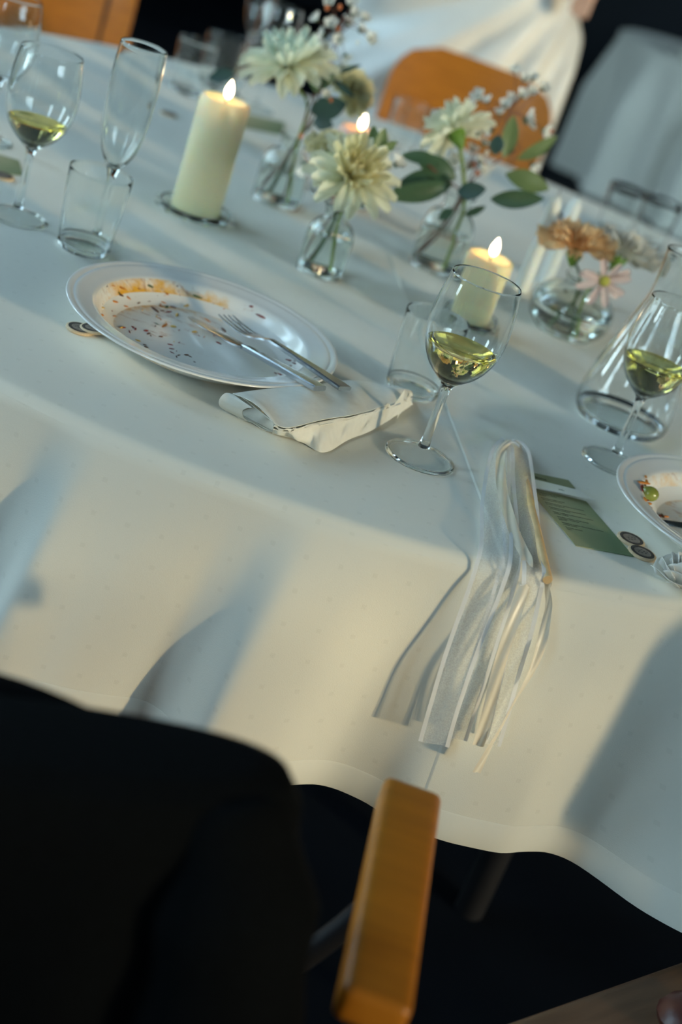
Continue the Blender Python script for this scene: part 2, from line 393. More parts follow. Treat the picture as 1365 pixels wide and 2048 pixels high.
def wall_with_openings(name, along, fixed, lo, hi, ops, z0, z1, sign):
    """along 'x' or 'y'; ops = list of (a0, a1) window openings between z0 and z1"""
    parts = []
    f0, f1 = (fixed - .15, fixed) if sign < 0 else (fixed, fixed + .15)
    def bx(a0, a1, b0, b1):
        return boxv(a0, a1, f0, f1, b0, b1) if along == 'x' else boxv(f0, f1, a0, a1, b0, b1)
    parts.append(bx(lo, hi, 0, z0)); parts.append(bx(lo, hi, z1, ZC))
    c = lo
    for a0, a1 in ops: parts.append(bx(c, a0, z0, z1)); c = a1
    parts.append(bx(c, hi, z0, z1))
    struct(name, join(*parts), MWALL)
    k = 0
    for a0, a1 in ops:
        fr = [bx(a0, a1, z0, z0 + .05), bx(a0, a1, z1 - .05, z1), bx(a0, a0 + .05, z0, z1), bx(a1 - .05, a1, z0, z1)]
        wnum[0] += 1
        fo = struct('window_%d' % wnum[0], join(*fr), MFRAME)
        nv = max(2, int((a1 - a0) / .55)); nh = 6
        for i in range(1, nv):
            a = a0 + (a1 - a0) * i / nv; struct('mullion', bx(a - .015, a + .015, z0 + .05, z1 - .05), MFRAME, fo)
        for i in range(1, nh):
            z = z0 + (z1 - z0) * i / nh; struct('glazing_bar', bx(a0 + .05, a1 - .05, z - .012, z + .012), MFRAME, fo)
        k += 1
wnum = [0]
REAR = [(-2.6, -1.9), (4.8, 16.4)]
LEFT = [(-.3, .45), (2.1, 2.85), (4.5, 5.25)]
wall_with_openings('wall_rear', 'x', Y0, X0, X1, REAR, 1.5, 4.2, -1)
wall_with_openings('wall_left', 'y', X0, Y0, Y1, LEFT, .8, 4.4, -1)
struct('wall_right', boxv(X1, X1 + .15, Y0, Y1, 0, ZC), MWALL)
def portal(loc, rot, sx, sy):
    d = bpy.data.lights.new('window_portal', 'AREA'); d.shape = 'RECTANGLE'; d.size = sx; d.size_y = sy; d.cycles.is_portal = True
    o = bpy.data.objects.new('window_portal', d); COL.objects.link(o); o.location = loc; o.rotation_euler = rot
for a0, a1 in REAR: portal(((a0 + a1) / 2, Y0 - .16, 2.85), (PI / 2, 0, 0), a1 - a0, 2.7)
for a0, a1 in LEFT: portal((X0 - .16, (a0 + a1) / 2, 2.6), (0, -PI / 2, 0), 3.6, a1 - a0)

# ================================================================== TABLE AND CLOTH
TC = Vector((-.0756, 2.068, 0)); TR = .9585
tb = thing('round_table', 'round banquet table hidden under the white damask cloth', 'table', (TC.x, TC.y, 0))
obj('tabletop', mesh('tabletop', *lathe([(0, H - .035), (TR - .03, H - .035), (TR - .022, H - .03), (TR - .022, H - .006), (TR - .03, H - .004), (0, H - .004)], 96)), MWOODD, tb)
legme = mesh('table_leg', *tube([(0, 0, 0), (0, 0, H - .035)], .022, 12))
for k in range(4):
    a = PI / 4 + k * PI / 2
    obj('leg', legme, MSTEELD, tb, (.62 * math.cos(a), .62 * math.sin(a), 0))

HEM_A = [-3.2, -.62, -.5, -.40, -.31, -.27, -.225, -.18, -.135, -.11, -.075, -.040, -.012, .022, .085, .118, .142, .162, .192, .219, .266, .318, .341, .368, .39, .410, .430, .455, .48, .53, .58, .68, .8, 3.2]
HEM_D = [.03, .03, .06, .02, .035, .02, .002, .064, .044, .036, .020, .000, .012, .066, .036, .013, .001, .001, .011, .033, .045, .05, .043, .039, .048, .074, .107, .134, .156, .15, .06, .02, .05, .03]
_a = np.linspace(-.7, .9, 1601); _d = np.interp(_a, HEM_A, HEM_D)
_k = np.exp(-.5 * (np.arange(-40, 41) / 7.0) ** 2); _k /= _k.sum()
_d = np.convolve(np.pad(_d, 40, mode='edge'), _k, 'valid')
DROP = .262
CREASE = .232                                  # where the second cloth lies over the first
def hem(a, s):
    u = s / DROP
    if -.68 < a < .88:
        d = float(np.interp(a - .035 * (1 - u) ** 1.3, _a, _d))
    else:
        d = .03 + .022 * math.sin(a * 19) + .012 * math.sin(a * 37 + 1)
        e = min(1, (abs(a) - .68) / .3) if a < 0 else min(1, (a - .88) / .3)
        d = .03 * (1 - e) + d * e
    lip = .0012 * math.exp(-(a - CREASE) / .035) if a > CREASE else 0.0
    return d * (u ** .85) + lip
def build_cloth(cx, cy, R, drop, fn, top_fn=None, front=None, uvs=True):
    th = []
    a = -PI
    base = list(np.radians(np.arange(-180, 180, 2.0)))
    if front: base = [t for t in base if not (front[0] < t < front[1])] + list(np.arange(front[0], front[1], math.radians(.16)))
    if front: base += [CREASE / TR - 1.2e-3, CREASE / TR + 6e-4]
    base = sorted(base); n = len(base)
    rb = .012
    prof = []
    for r in np.linspace(.1, R - .08, 14): prof.append(('t', r))
    for r in np.linspace(R - .07, R - rb, 6): prof.append(('t', r))
    for k in range(1, 5): prof.append(('e', k * PI / 10))
    for s in list(np.linspace(.002, drop, 30)): prof.append(('d', s))
    V = [Vector((cx, cy, H))]; UV = [(cx, cy)]
    for kind, v in prof:
        for t in base:
            a = t * R; ct, st = math.sin(t), -math.cos(t)
            lip = .0012 * math.exp(-(a - CREASE) / .035) if (front and a > CREASE) else 0
            if kind == 't':
                r = v; z = lip + (.0004 * nz(r * ct * 6, r * st * 6) if R - v > .02 else 0); arc = v
            elif kind == 'e': r = R - rb + rb * math.sin(v); z = -rb + rb * math.cos(v) + lip * math.cos(v); r += lip * math.sin(v); arc = R - rb + rb * v
            else: r = R + fn(a, v); z = -rb * .6 - v; arc = R + v
            V.append(Vector((cx + r * ct, cy + r * st, H + z)))
            UV.append((cx + arc * ct, cy + arc * st) if kind != 'd' else (cx + a, cy - arc))
    F = []
    for k in range(n): F.append((0, 1 + k, 1 + (k + 1) % n))
    for i in range(len(prof) - 1):
        for k in range(n):
            k2 = (k + 1) % n
            F.append((1 + i * n + k, 1 + (i + 1) * n + k, 1 + (i + 1) * n + k2, 1 + i * n + k2))
    return V, F, UV
V, F, UV = build_cloth(TC.x, TC.y, TR, DROP, hem, front=(-.75, .95))
me = mesh('tablecloth', V, F, sharp=0)
uvl = me.uv_layers.new(name='UVMap')
lv = np.empty(len(me.loops), dtype=np.int32); me.loops.foreach_get('vertex_index', lv)
uvl.data.foreach_set('uv', np.array(UV, dtype=np.float32)[lv].ravel())
cloth = obj('tablecloth', me, MCLOTH)
tag(cloth, 'white damask tablecloth with hanging folds on the round table in front', 'tablecloth')
# raised hem band stitched along the bottom edge
def drop_pt(a, s, off=0.0):
    t = a / TR; r = TR + hem(a, s) + off
    return Vector((TC.x + r * math.sin(t), TC.y - r * math.cos(t), H - .0072 - s))
st = []
a = -.05
while a < .62:
    st.append(tube([drop_pt(a, DROP - .026, .0004), drop_pt(a + .0016, DROP - .026, .0009), drop_pt(a + .0032, DROP - .026, .0004)], .0004, 4))
    a += .0052
so = obj('hem_stitching', mesh('hem_stitching', *join(*st)), MSTITCH, cloth); so['kind'] = 'stuff'
rows = [[drop_pt(a, s, o) for a in np.arange(-.6, .8, .006)] for s, o in ((DROP - .028, .0002), (DROP - .0265, .0012), (DROP - .002, .0014), (DROP + .002, .0002))]
obj('hem_band', mesh('hem_band', *grid(rows), sharp=0), MCLOTH, cloth)
hb = cloth.children[-1].data
u2 = hb.uv_layers.new(name='UVMap')

# ================================================================== GLASSWARE
WG_OUT = [(0, 0), (.033, 0), (.0355, .0006), (.036, .0016), (.034, .003), (.026, .0042), (.014, .0062), (.0075, .0105), (.0052, .018), (.0045, .03), (.0042, .05), (.0043, .068), (.0052, .077), (.0075, .0825), (.0145, .0885), (.0245, .0975), (.0325, .1095), (.0375, .1235), (.0398, .140), (.0396, .150), (.0378, .170), (.0345, .190)]
WG_IN = [(.0345, .1905), (.0338, .1905), (.037, .170), (.0387, .150), (.0389, .140), (.0366, .1238), (.0316, .1103), (.0236, .0988), (.0138, .0905), (.006, .0872), (0, .0865)]
def split_foot(prof, z):
    o = sprof(prof, 3); o[0] = (0, prof[0][1])
    k = max(i for i, p in enumerate(o) if p[1] <= z)
    return o[:k + 1] + [(0, o[k][1])], [(0, o[k][1] + .0002)] + o[k + 1:]
def wineprof():
    i = sprof(WG_IN, 3); i[-1] = (0, WG_IN[-1][1]); return split_foot(WG_OUT, .0833)[1] + i
WGME = mesh('wine_glass_body', *lathe(wineprof(), 64), sharp=50)

def footparts(prof, z, r0):
    o = split_foot(prof, z)[0]; rim = [p for p in o if p[0] > r0]; zz = rim[-1][1]
    up = [p for p in o[o.index(rim[-1]) + 1:]]
    return [(0, 0)] + [(r0, 0), (r0, zz)] + up, [(r0 + .0002, 0.0)] + rim + [(r0 + .0002, zz)]
def wallring(out, inn, cut, r0):
    return [p for p in sprof(out, 3) if p[1] > cut] + [p for p in sprof(inn, 3) if not (p[0] < r0 and p[1] < cut * 2.2)]
def stemprof(prof, z0, z1):
    a = split_foot(prof, z0)[1]; k = max(i for i, p in enumerate(a) if p[1] <= z1)
    return a[:k + 1] + [(0, a[k][1])]
WGFOOT = mesh('wine_glass_foot', *lathe(footparts(WG_OUT, .012, .0325)[0], 64), sharp=50)
WGRIM = mesh('wine_glass_foot_rim', *lathe(footparts(WG_OUT, .012, .0325)[1], 64, closed=True), sharp=50)
WGSTEM = mesh('wine_glass_stem', *lathe(stemprof(WG_OUT, .012, .0833), 32), sharp=50)
def inner_r(z, prof):
    zs = [p[1] for p in prof][::-1]; rs = [p[0] for p in prof][::-1]
    return float(np.interp(z, zs, rs))
def liquid(prof, level, n=64, over=-.00025, zmin=None):
    pts = [p for p in sprof(prof, 3) if p[1] < level - .0008][::-1]
    out = [(0, pts[0][1] - over)] + [(r + over, z - over * .5) for r, z in pts if r > 1e-4]
    r = inner_r(level, prof)
    out += [(r + over, level), (r - .0006, level - .0004), (0, level - .0005)]
    return mesh('liquid', *lathe(out, n), sharp=60)
WG_WINE = liquid(WG_IN, .1225)
GLS = 'table glassware'
def wine_glass(loc, label, level=None, rot=0.0, sc_=1.0, group='white wine glasses'):
    t = thing('wine_glass', label, 'wine glass', loc, rot, group)
    obj('bowl', WGME, MG, t); obj('stem', WGSTEM, MG, t); obj('foot_rim', WGRIM, MG, obj('foot', WGFOOT, MFOOT, t))
    if level: obj('wine', liquid(WG_IN, level), MWINE, t)
    t.scale = (sc_,) * 3
    return t
FL_OUT = [(0, 0), (.030, 0), (.0325, .0006), (.033, .0015), (.030, .003), (.018, .0048), (.008, .009), (.005, .016), (.0042, .03), (.0042, .07), (.005, .082), (.0085, .092), (.015, .102), (.021, .116), (.0248, .135), (.0272, .16), (.0280, .19), (.0275, .215), (.0265, .232)]
FL_IN = [(.0265, .2325), (.0258, .2325), (.0268, .215), (.0272, .19), (.0263, .16), (.0238, .135), (.0198, .117), (.0135, .104), (.006, .096), (0, .0945)]
def fluteprof():
    i = sprof(FL_IN, 3); i[-1] = (0, FL_IN[-1][1]); return split_foot(FL_OUT, .0925)[1] + i
FLME = mesh('flute_body', *lathe(fluteprof(), 56), sharp=50)
FLSTEM = mesh('flute_stem', *lathe(stemprof(FL_OUT, .010, .0925), 32), sharp=50)
FLFOOT = mesh('flute_foot', *lathe(split_foot(FL_OUT, .010)[0], 56), sharp=50)
TU_OUT = [(0, .001), (.024, 0), (.0275, .0008), (.030, .004), (.0312, .012), (.0335, .045), (.0365, .090)]
TU_IN = [(.0365, .0905), (.0356, .0905), (.0326, .045), (.0302, .016), (.0285, .011), (.02, .0095), (0, .009)]
def tumprof():
    i = sprof(TU_IN, 3); i[-1] = (0, .009); return split_foot(TU_OUT, .0085)[1] + i
TUME = mesh('tumbler_body', *lathe(wallring(TU_OUT, TU_IN, .0085, .026), 56, closed=True), sharp=50)
_bp = {}
def base_pair(t, prof, z, r0):
    k = (tuple(map(tuple, prof)), z, r0)
    if k not in _bp:
        a, b = footparts(prof, z, r0); _bp[k] = (mesh('glass_base', *lathe(a, 56), sharp=50), mesh('glass_base_edge', *lathe(b, 56, closed=True), sharp=50))
    obj('base_edge', _bp[k][1], MG, obj('base', _bp[k][0], MFOOT, t))
def flute(loc, label):
    t = thing('champagne_flute', label, 'glass', loc, 0, 'champagne flutes'); obj('bowl', FLME, MG, t); obj('stem', FLSTEM, MG, t); obj('foot', FLFOOT, MFOOT, t); return t
def tumbler(loc, label, s=1.0):
    t = thing('water_tumbler', label, 'glass', loc, 0, 'water tumblers'); obj('wall', TUME, MG, t); base_pair(t, TU_OUT, .0085, .0255); t.scale = (s,) * 3; return t

def gz(x, y, z=0.0005): return (x, y, H + z)
wine_glass(gz(.055, 1.312), 'wine glass with white wine standing beside the folded paper napkin', .1215)
wine_glass(gz(.264, 1.493), 'wine glass with white wine in front of the empty carafe', .1225)
wine_glass(gz(-.475, 1.589), 'wine glass with a little white wine beside the champagne flute', .114, sc_=1.02)
flute(gz(-.381, 1.603), 'empty champagne flute standing behind the left water tumbler')
tumbler(gz(-.383, 1.562 + .0), 'empty water tumbler in front of the champagne flute')
tumbler(gz(.027, 1.486), 'empty water tumbler between the paper napkin and a full wine glass', .98)

# carafe
CA_OUT = [(0, .001), (.046, 0), (.053, .003), (.0575, .012), (.0585, .025), (.055, .05), (.047, .085), (.038, .118), (.030, .145), (.0265, .165), (.026, .185), (.027, .205), (.0285, .215)]
CA_IN = [(.0285, .2158), (.0272, .2158), (.0256, .205), (.0246, .185), (.0251, .165), (.0286, .145), (.0366, .118), (.0456, .085), (.0536, .05), (.057, .025), (.0558, .014), (.05, .0085), (.02, .010), (0, .0105)]
_o = sprof(CA_OUT, 3); _i = sprof(CA_IN, 3); _o[0] = (0, .001); _i[-1] = (0, .0105)
t = thing('glass_carafe', 'empty clear glass carafe with a wide base and straight neck', 'carafe', gz(.275, 1.636))
obj('wall', mesh('carafe_wall', *lathe(wallring(CA_OUT, CA_IN, .0098, .048), 64, closed=True), sharp=50), MG, t)
base_pair(t, CA_OUT, .0098, .047)

# far glasses on the table
tumbler(at(372, 185) , 'small tumbler furthest left of the blurred glasses at the far edge')
tumbler(at(428, 175), 'tumbler second from left among the blurred glasses at the far edge', 1.05)
flute(at(432, 170) + Vector((.02, .12, 0)), 'champagne flute among the blurred glasses at the far table edge')
wine_glass(at(505, 220) + Vector((0, .02, 0)), 'empty wine glass behind the tall bunch of white chrysanthemums', None)
tumbler(at(795, 300), 'tumbler in front of the orange chair at the far table edge')
tumbler(at(1222, 470), 'tumbler at the far right table edge before the pale blue skirted table', 1.0)
tumbler(at(1262, 492) + Vector((.03, .03, 0)), 'second tumbler beside the carnation bowl at the far right', 1.0)
wine_glass(at(-28, 280), 'empty wine glass cut by the left picture edge', None)

# ================================================================== PLATES, CUTLERY
PL_OUT = [(0, .003), (.070, .003), (.072, 0), (.076, 0), (.079, .003), (.092, .008), (.105, .017), (.1115, .0235), (.122, .0265), (.136, .0295), (.1425, .0312), (.1437, .0322)]
PL_RIM = [(.1437, .0322), (.143, .0335), (.1395, .0333), (.136, .0322), (.133, .0326), (.122, .030), (.1155, .0288), (.1125, .0275)]
PL_WELL = [(.1125, .0275), (.1095, .0245), (.104, .0165), (.097, .0095), (.086, .0065), (.05, .006), (0, .006)]
def plate(loc, label, seed, amt, tilt=(0, 0, 0)):
    t = thing('dinner_plate', label, 'plate', loc, 0, 'used dinner plates'); t.rotation_euler = tilt
    o = sprof(PL_OUT, 3); o[0] = (0, .003)
    obj('rim', mesh('plate_rim', *lathe(o + sprof(PL_RIM, 3)[1:], 96), sharp=0), MPORC, t)
    wv = sprof(PL_WELL, 4); wv[-1] = (0, .006)
    wo = obj('well', mesh('plate_well', *lathe(wv, 96), sharp=0), plate_well_mat('stained_porcelain', seed, amt), t)
    wo['label'] = 'porcelain well smeared with orange sauce'
    return t
def well_z(r):
    zs = [p for p in PL_WELL][::-1]; return float(np.interp(r, [p[0] for p in zs], [p[1] for p in zs]))
FOODM = [pmat('sauce_crumb_%s' % n, c, .35, .2, 200, coat=.2) for n, c in (('orange', (.60, .20, .02)), ('red', (.22, .02, .012)), ('yellow', (.70, .45, .10)), ('green', (.06, .10, .02)), ('brown', (.13, .045, .015)))]
def scraps(t, spots, name='food_scraps'):
    V, F, mi = [], [], []
    for (x, y, r, sx, sy, rot, k) in spots:
        b = blob(r, sx, sy, .4, 5, 7); Rm = Matrix.Rotation(rot, 3, 'Z')
        rr = math.hypot(x, y); z = well_z(rr) if rr < .1125 else .029
        n = len(V); V += [Rm @ Vector((v.x * (1 + .25 * math.sin(9 * v.y / r)), v.y, v.z)) + Vector((x, y, z + r * .2)) for v in b[0]]
        F += [tuple(i + n for i in q) for q in b[1]]; mi += [k] * len(b[1])
    me = bpy.data.meshes.new(name); me.from_pydata([tuple(v) for v in V], [], F); me.update()
    for m in FOODM: me.materials.append(m)
    me.polygons.foreach_set('material_index', mi); me.polygons.foreach_set('use_smooth', [True] * len(mi))
    o = bpy.data.objects.new(name, me); COL.objects.link(o); o.parent = t; o['kind'] = 'stuff'
    return o
PLC = Vector((-.199, 1.385, H))
p1 = plate(PLC, 'white dinner plate smeared with sauce holding a knife and fork', 3.1, 1.0, (math.radians(1.2), 0, 0))
sp1 = []
for k in range(64):
    ph = random.gauss(2.35, .62); r = random.choice((random.gauss(.098, .009), random.uniform(.02, .1)))
    r = min(r, .111)
    sp1.append((r * math.cos(ph), r * math.sin(ph), random.choice((.0007, .0009, .0012, .0016, .0026)), random.uniform(.8, 3.6), random.uniform(.5, .9), random.uniform(0, 3), random.choice((0, 0, 1, 2, 4, 4, 3))))
for k in range(26):
    ph = random.uniform(3.4, 4.9); r = random.uniform(.02, .085)
    sp1.append((r * math.cos(ph), r * math.sin(ph), random.uniform(.0007, .002), random.uniform(1, 3), .6, random.uniform(0, 3), random.choice((1, 1, 4, 2, 4))))
for k in range(20):
    ph = random.uniform(-.1, .35); r = random.uniform(.085, .105)
    sp1.append((r * math.cos(ph), r * math.sin(ph), random.uniform(.0008, .0022), random.uniform(1, 3), .6, ph, random.choice((1, 1, 4))))
sp1 += [(-.035, .128, .0045, 1, 1, 0, 2), (-.1, .085, .0022, 1, 1, 0, 0)]
scraps(p1, sp1)
P2C = at(1492, 1062, .024); P2C.z = H
p2 = plate(P2C, 'white dinner plate with an olive and pepper scraps cut by the right edge', 11.4, .55)

def local_of(t, p):
    return Matrix.Translation(-Vector(t.location)) @ p
# olive and pepper strips on the right plate
q = at(1292, 1006, .016); q2 = q - P2C
tag(obj('olive', mesh('olive', *blob(.0085, 1.15, .95, .92, 8, 14)), MOLIVEF, None, (q.x, q.y, H + well_z(math.hypot(q2.x, q2.y)) + .0085)), 'green olive among pepper scraps on the right plate', 'olive')
sp2 = []
for (x, y, r, k, L) in ((1280, 985, .003, 0, 3), (1287, 978, .003, 0, 2.4), (1276, 992, .0026, 1, 2.5), (1282, 1018, .003, 0, 1.6), (1292, 1022, .003, 0, 1.5), (1300, 1024, .0035, 1, 2.2), (1310, 1028, .0035, 1, 2.0), (1318, 1030, .003, 4, 2), (1335, 1013, .0025, 4, 2), (1342, 1014, .002, 0, 2), (1330, 1013, .0018, 1, 2), (1293, 984, .0018, 0, 1.5), (1303, 982, .0008, 1, 1), (1309, 982, .0008, 1, 1), (1266, 1005, .001, 1, 2), (1284, 972, .002, 0, 2), (1283, 984, .002, 3, 4), (1276, 998, .0022, 1, 2.5), (1288, 1015, .002, 1, 1.6), (1296, 1012, .002, 0, 1.6)):
    q = at(x, y, .018); d = q - P2C; sp2.append((d.x, d.y, r, L, .7, random.uniform(-.8, .8) + 1.2, k))
sp2.append((.0, -.1, .002, 2, .6, .4, 1))
scraps(p2, sp2)

def orient(o, origin, xdir, up):
    x = Vector(xdir).normalized(); z = Vector(up); z = (z - x * z.dot(x)).normalized(); y = z.cross(x)
    m = Matrix((x, y, z)).transposed().to_4x4(); m.translation = Vector(origin); o.matrix_world = m
def outline_solid(prof, thick, zfn=lambda x: 0.0, bev=.0):
    """prof: list of (x, half width low y, half width high y); thickness by function of x"""
    V, F = [], []
    for (x, y0, y1, th) in prof:
        z = zfn(x); e = min((y1 - y0) * .18, .0015)
        V += [Vector((x, y0, z - th * .3)), Vector((x, y0 + e, z - th * .5)), Vector((x, y1 - e, z - th * .5)), Vector((x, y1, z - th * .3)), Vector((x, y1, z + th * .3)), Vector((x, y1 - e, z + th * .5)), Vector((x, y0 + e, z + th * .5)), Vector((x, y0, z + th * .3))]
    m = len(prof)
    for i in range(m - 1):
        for k in range(8):
            k2 = (k + 1) % 8; F.append((i * 8 + k, i * 8 + k2, (i + 1) * 8 + k2, (i + 1) * 8 + k))
    F.append(tuple(range(7, -1, -1))); F.append(tuple(range((m - 1) * 8, m * 8)))
    return V, F
def knife(tip, end, label, group='steel cutlery'):
    L = (Vector(end) - Vector(tip)).length
    t = thing('table_knife', label, 'knife', (0, 0, 0), 0, group)
    b = [(0, -.001, .001, .0008), (.004, -.004, .0035, .0012), (.015, -.008, .006, .0016), (.05, -.0095, .0075, .002), (.09, -.0095, .007, .0025), (.102, -.006, .0055, .004)]
    obj('blade', mesh('blade', *outline_solid(b, 1), sharp=30), MSTEEL, t)
    h = [(.1, -.0045, .0045, .005), (.11, -.0045, .0045, .006), (.15, -.0055, .0055, .0062), (L - .01, -.0078, .0078, .0062), (L, -.008, .008, .0055)]
    obj('handle', mesh('handle', *outline_solid(h, 1), sharp=30), MSTEEL, t)
    orient(t, tip, Vector(end) - Vector(tip), (0, 0, 1)); return t
def fork(tip, end, label):
    L = (Vector(end) - Vector(tip)).length
    t = thing('table_fork', label, 'fork', (0, 0, 0), 0, 'steel cutlery')
    zf = lambda x: .006 * math.sin(min(max((x) / .085, 0), 1) * PI) * -1 + (.004 if x > .085 else .004 * x / .085)
    for k in range(4):
        y = (k - 1.5) * .0062
        pr = [(0, y - .0006, y + .0006, .001), (.012, y - .0013, y + .0013, .0016), (.04, y - .0016, y + .0016, .0018), (.052, y - .002, y + .002, .002)]
        obj('tine', mesh('tine', *outline_solid(pr, 1, zf), sharp=30), MSTEEL, t)
    h = [(.049, -.0115, .0115, .002), (.058, -.0115, .0115, .0022), (.066, -.009, .009, .0024), (.075, -.0048, .0048, .003), (.086, -.0038, .0038, .0042), (.11, -.0042, .0042, .005), (.16, -.006, .006, .0052), (L - .008, -.0078, .0078, .0052), (L, -.008, .008, .0045)]
    obj('handle', mesh('handle', *outline_solid(h, 1, zf), sharp=30), MSTEEL, t)
    orient(t, tip, Vector(end) - Vector(tip), (0, 0, 1)); return t
knife(at(378, 633, .0105), at(640, 777, .0405), 'steel table knife beside the fork on the sauce smeared plate')
fork(at(452, 630, .023), at(688, 785, .0415), 'steel table fork lying across the sauce smeared plate')
knife(at(1297, 1038, .014), at(1520, 1078, .040), 'steel table knife on the plate with the olive')

# ================================================================== NAPKIN
def napkin():
    top_b = [at(466, 788, .026), at(540, 778, .030), at(620, 772, .031), at(690, 762, .031), at(745, 766, .028), at(815, 782, .024)]
    top_f = [at(549, 848, .026), at(578, 856, .025), at(646, 840, .028), at(712, 829, .028), at(770, 812, .026), at(826, 792, .023)]
    bot = [at(545, 866, .002), at(600, 881, .002), at(648, 905, .0015), at(695, 880, .0025), at(750, 857, .004), at(826, 808, .010)]
    def res(P, n): 
        P = spts(P, 12); return [P[round(i * (len(P) - 1) / (n - 1))] for i in range(n)]
    n = 48
    A, B, C = res(top_b, n), res(top_f, n), res(bot, n)
    sheets = []
    rows = []
    for j in range(14):
        u = j / 13
        rows.append([A[i].lerp(B[i], u) + Vector((0, 0, .0022 * math.sin(u * PI) * math.sin(i * .45 + 1) + .003 * math.sin(u * PI))) for i in range(n)])
    sheets.append(thicken(grid(rows), .0007))
    # lower layers seen along the open front edge, crinkled
    for lay, (dz, rec, amp) in ((0, (-.0022, .002, .0012)), (1, (-.005, .006, .006))):
        rows = []
        for j in range(10):
            u = j / 9; r = []
            for i in range(n):
                p = B[i].lerp(C[i], u) if lay == 1 else B[i].lerp(C[i], u * .16)
                f = math.sin(u * PI); en = math.sin(PI * min(max(i / (n - 1), .0), 1)) ** .6
                back = Vector((.15, .98, 0)) * (rec * (1 - u) + amp * f * math.sin(i * (.55 + .2 * lay) + 2.1 * lay + 2 * u)) * en
                r.append(p + back + Vector((0, 0, dz * (1 - u) + .0018 * f * math.sin(i * .9 + lay))))
            rows.append(r)
        sheets.append(thicken(grid(rows), .0006))
    # flat underside on the table
    D = res([at(447, 812, .001), at(470, 795, .001), at(560, 785, .001), at(660, 775, .001), at(745, 775, .001), at(822, 792, .002)], n)
    rows = [[D[i].lerp(C[i], j / 5) + Vector((0, 0, .0004)) for i in range(n)] for j in range(6)]
    sheets.append(thicken(grid(rows), .0006))
    # the rolled fold at the left: cross sections from the hinge end to the open front corner
    rows = []
    for j in range(16):
        u = j / 15
        a = A[0].lerp(B[0], u)                     # where the roll joins the top sheet
        b = at(452, 822, .0012).lerp(at(546, 867, .0015), u)   # where it meets the bottom sheet
        out = at(440, 803, .0145).lerp(at(538, 855, .011), u)
        ctrl = [a, a.lerp(out, .55) + Vector((-.002, 0, .0045)) * (1 - u), out + Vector((-.001, 0, .002)), out.lerp(b, .5) + Vector((-.003, -.002, 0)) * (1 - u), b]
        r = spts(ctrl, 6); rows.append(r)
    sheets.append(thicken(grid(rows[:8]), .0007))
    # inner layer curling inside the opening
    rows = []
    for j in range(12):
        u = j / 11
        a = at(478, 790, .022).lerp(at(548, 846, .023), u); b = at(478, 826, .003).lerp(at(546, 862, .003), u)
        m = a.lerp(b, .5) + Vector((.016, .016, .0)) * (1 - u) + Vector((0, 0, .003 * math.sin(u * 9)))
        rows.append(spts([a, m + Vector((0, 0, .006)) * (1 - u), m, b], 5))
    sheets.append(thicken(grid(rows), .0006))
    # left edge lip of the bottom sheet
    rows = []
    for j in range(12):
        u = j / 11
        b = at(452, 823, .0012).lerp(at(546, 867, .0015), u)
        rows.append([b + Vector((0, 0, .0006 * k)) + Vector((.012, .018, 0)) * k * .5 + Vector((0, 0, .001 * math.sin(u * 14 + k))) for k in range(4)])
    sheets.append(thicken(grid(rows), .0006))
    return join(*sheets)
tag(obj('paper_napkin', mesh('paper_napkin', *napkin(), sharp=70), MNAP), 'crumpled white folded paper napkin tucked against the sauce smeared plate', 'napkin')

# ================================================================== WOODEN DISCS
CD = mesh('disc_body', *lathe([(0, 0), (.0138, 0), (.0145, .0006), (.0145, .0024), (.0138, .003), (0, .003)], 40), sharp=50)
RING = mesh('disc_ring', *lathe([(.0088, .0031), (.0088, .0033), (.0122, .0033), (.0122, .0031)], 40, closed=True), sharp=20)
INNER = mesh('disc_print', *lathe([(0, .0031), (.0085, .0031), (.0085, .0032), (0, .0032)], 40), sharp=20)
def glyphs():
    parts = []
    for (x, y, sx, sy, r) in ((-.003, .001, .0016, .0009, .3), (-.001, -.002, .0022, .0007, -.4), (.002, .002, .0018, .0011, .9), (.003, -.002, .0012, .0012, .1), (0, .0045, .002, .0006, 0), (-.0045, -.002, .0008, .0015, .2), (.0052, .001, .0007, .0014, -.2)):
        parts.append(shift(rbox(sx, sy, .0002, .00005, 1), (x, y, .0033), Matrix.Rotation(r, 3, 'Z')))
    return join(*parts)
GLY = mesh('disc_emblem', *glyphs(), smooth=False)
def disc(loc, label, group, tilt=(0, 0, 0), dark=False):
    t = thing('wooden_disc', label, 'token', loc, 0, group); t.rotation_euler = tilt
    obj('disc', CD, MCOIN, t); obj('printed_ring', RING, MPRINT, t); obj('printed_centre', INNER, MPRINT2, t); obj('emblem', GLY, MPRINT, t)
    return t
def cpos(x, y, z=0.0):
    p = at(x, y, z + .003); p.z = H + z; return p
disc(cpos(161, 655), 'wooden disc lying flat beside the sauce smeared plate', 'wooden discs by the left plate')
disc(cpos(189, 655, .0022), 'wooden disc leaning on another against the left plate rim', 'wooden discs by the left plate', (0, math.radians(-7), 0))
disc(cpos(1264, 1077), 'wooden disc touching the green menu card by the right plate', 'wooden discs by the right plate', (0, 0, .6))
disc(cpos(1286, 1104), 'wooden disc with dark ring nearest the white fabric rose', 'wooden discs by the right plate', (0, 0, .2))

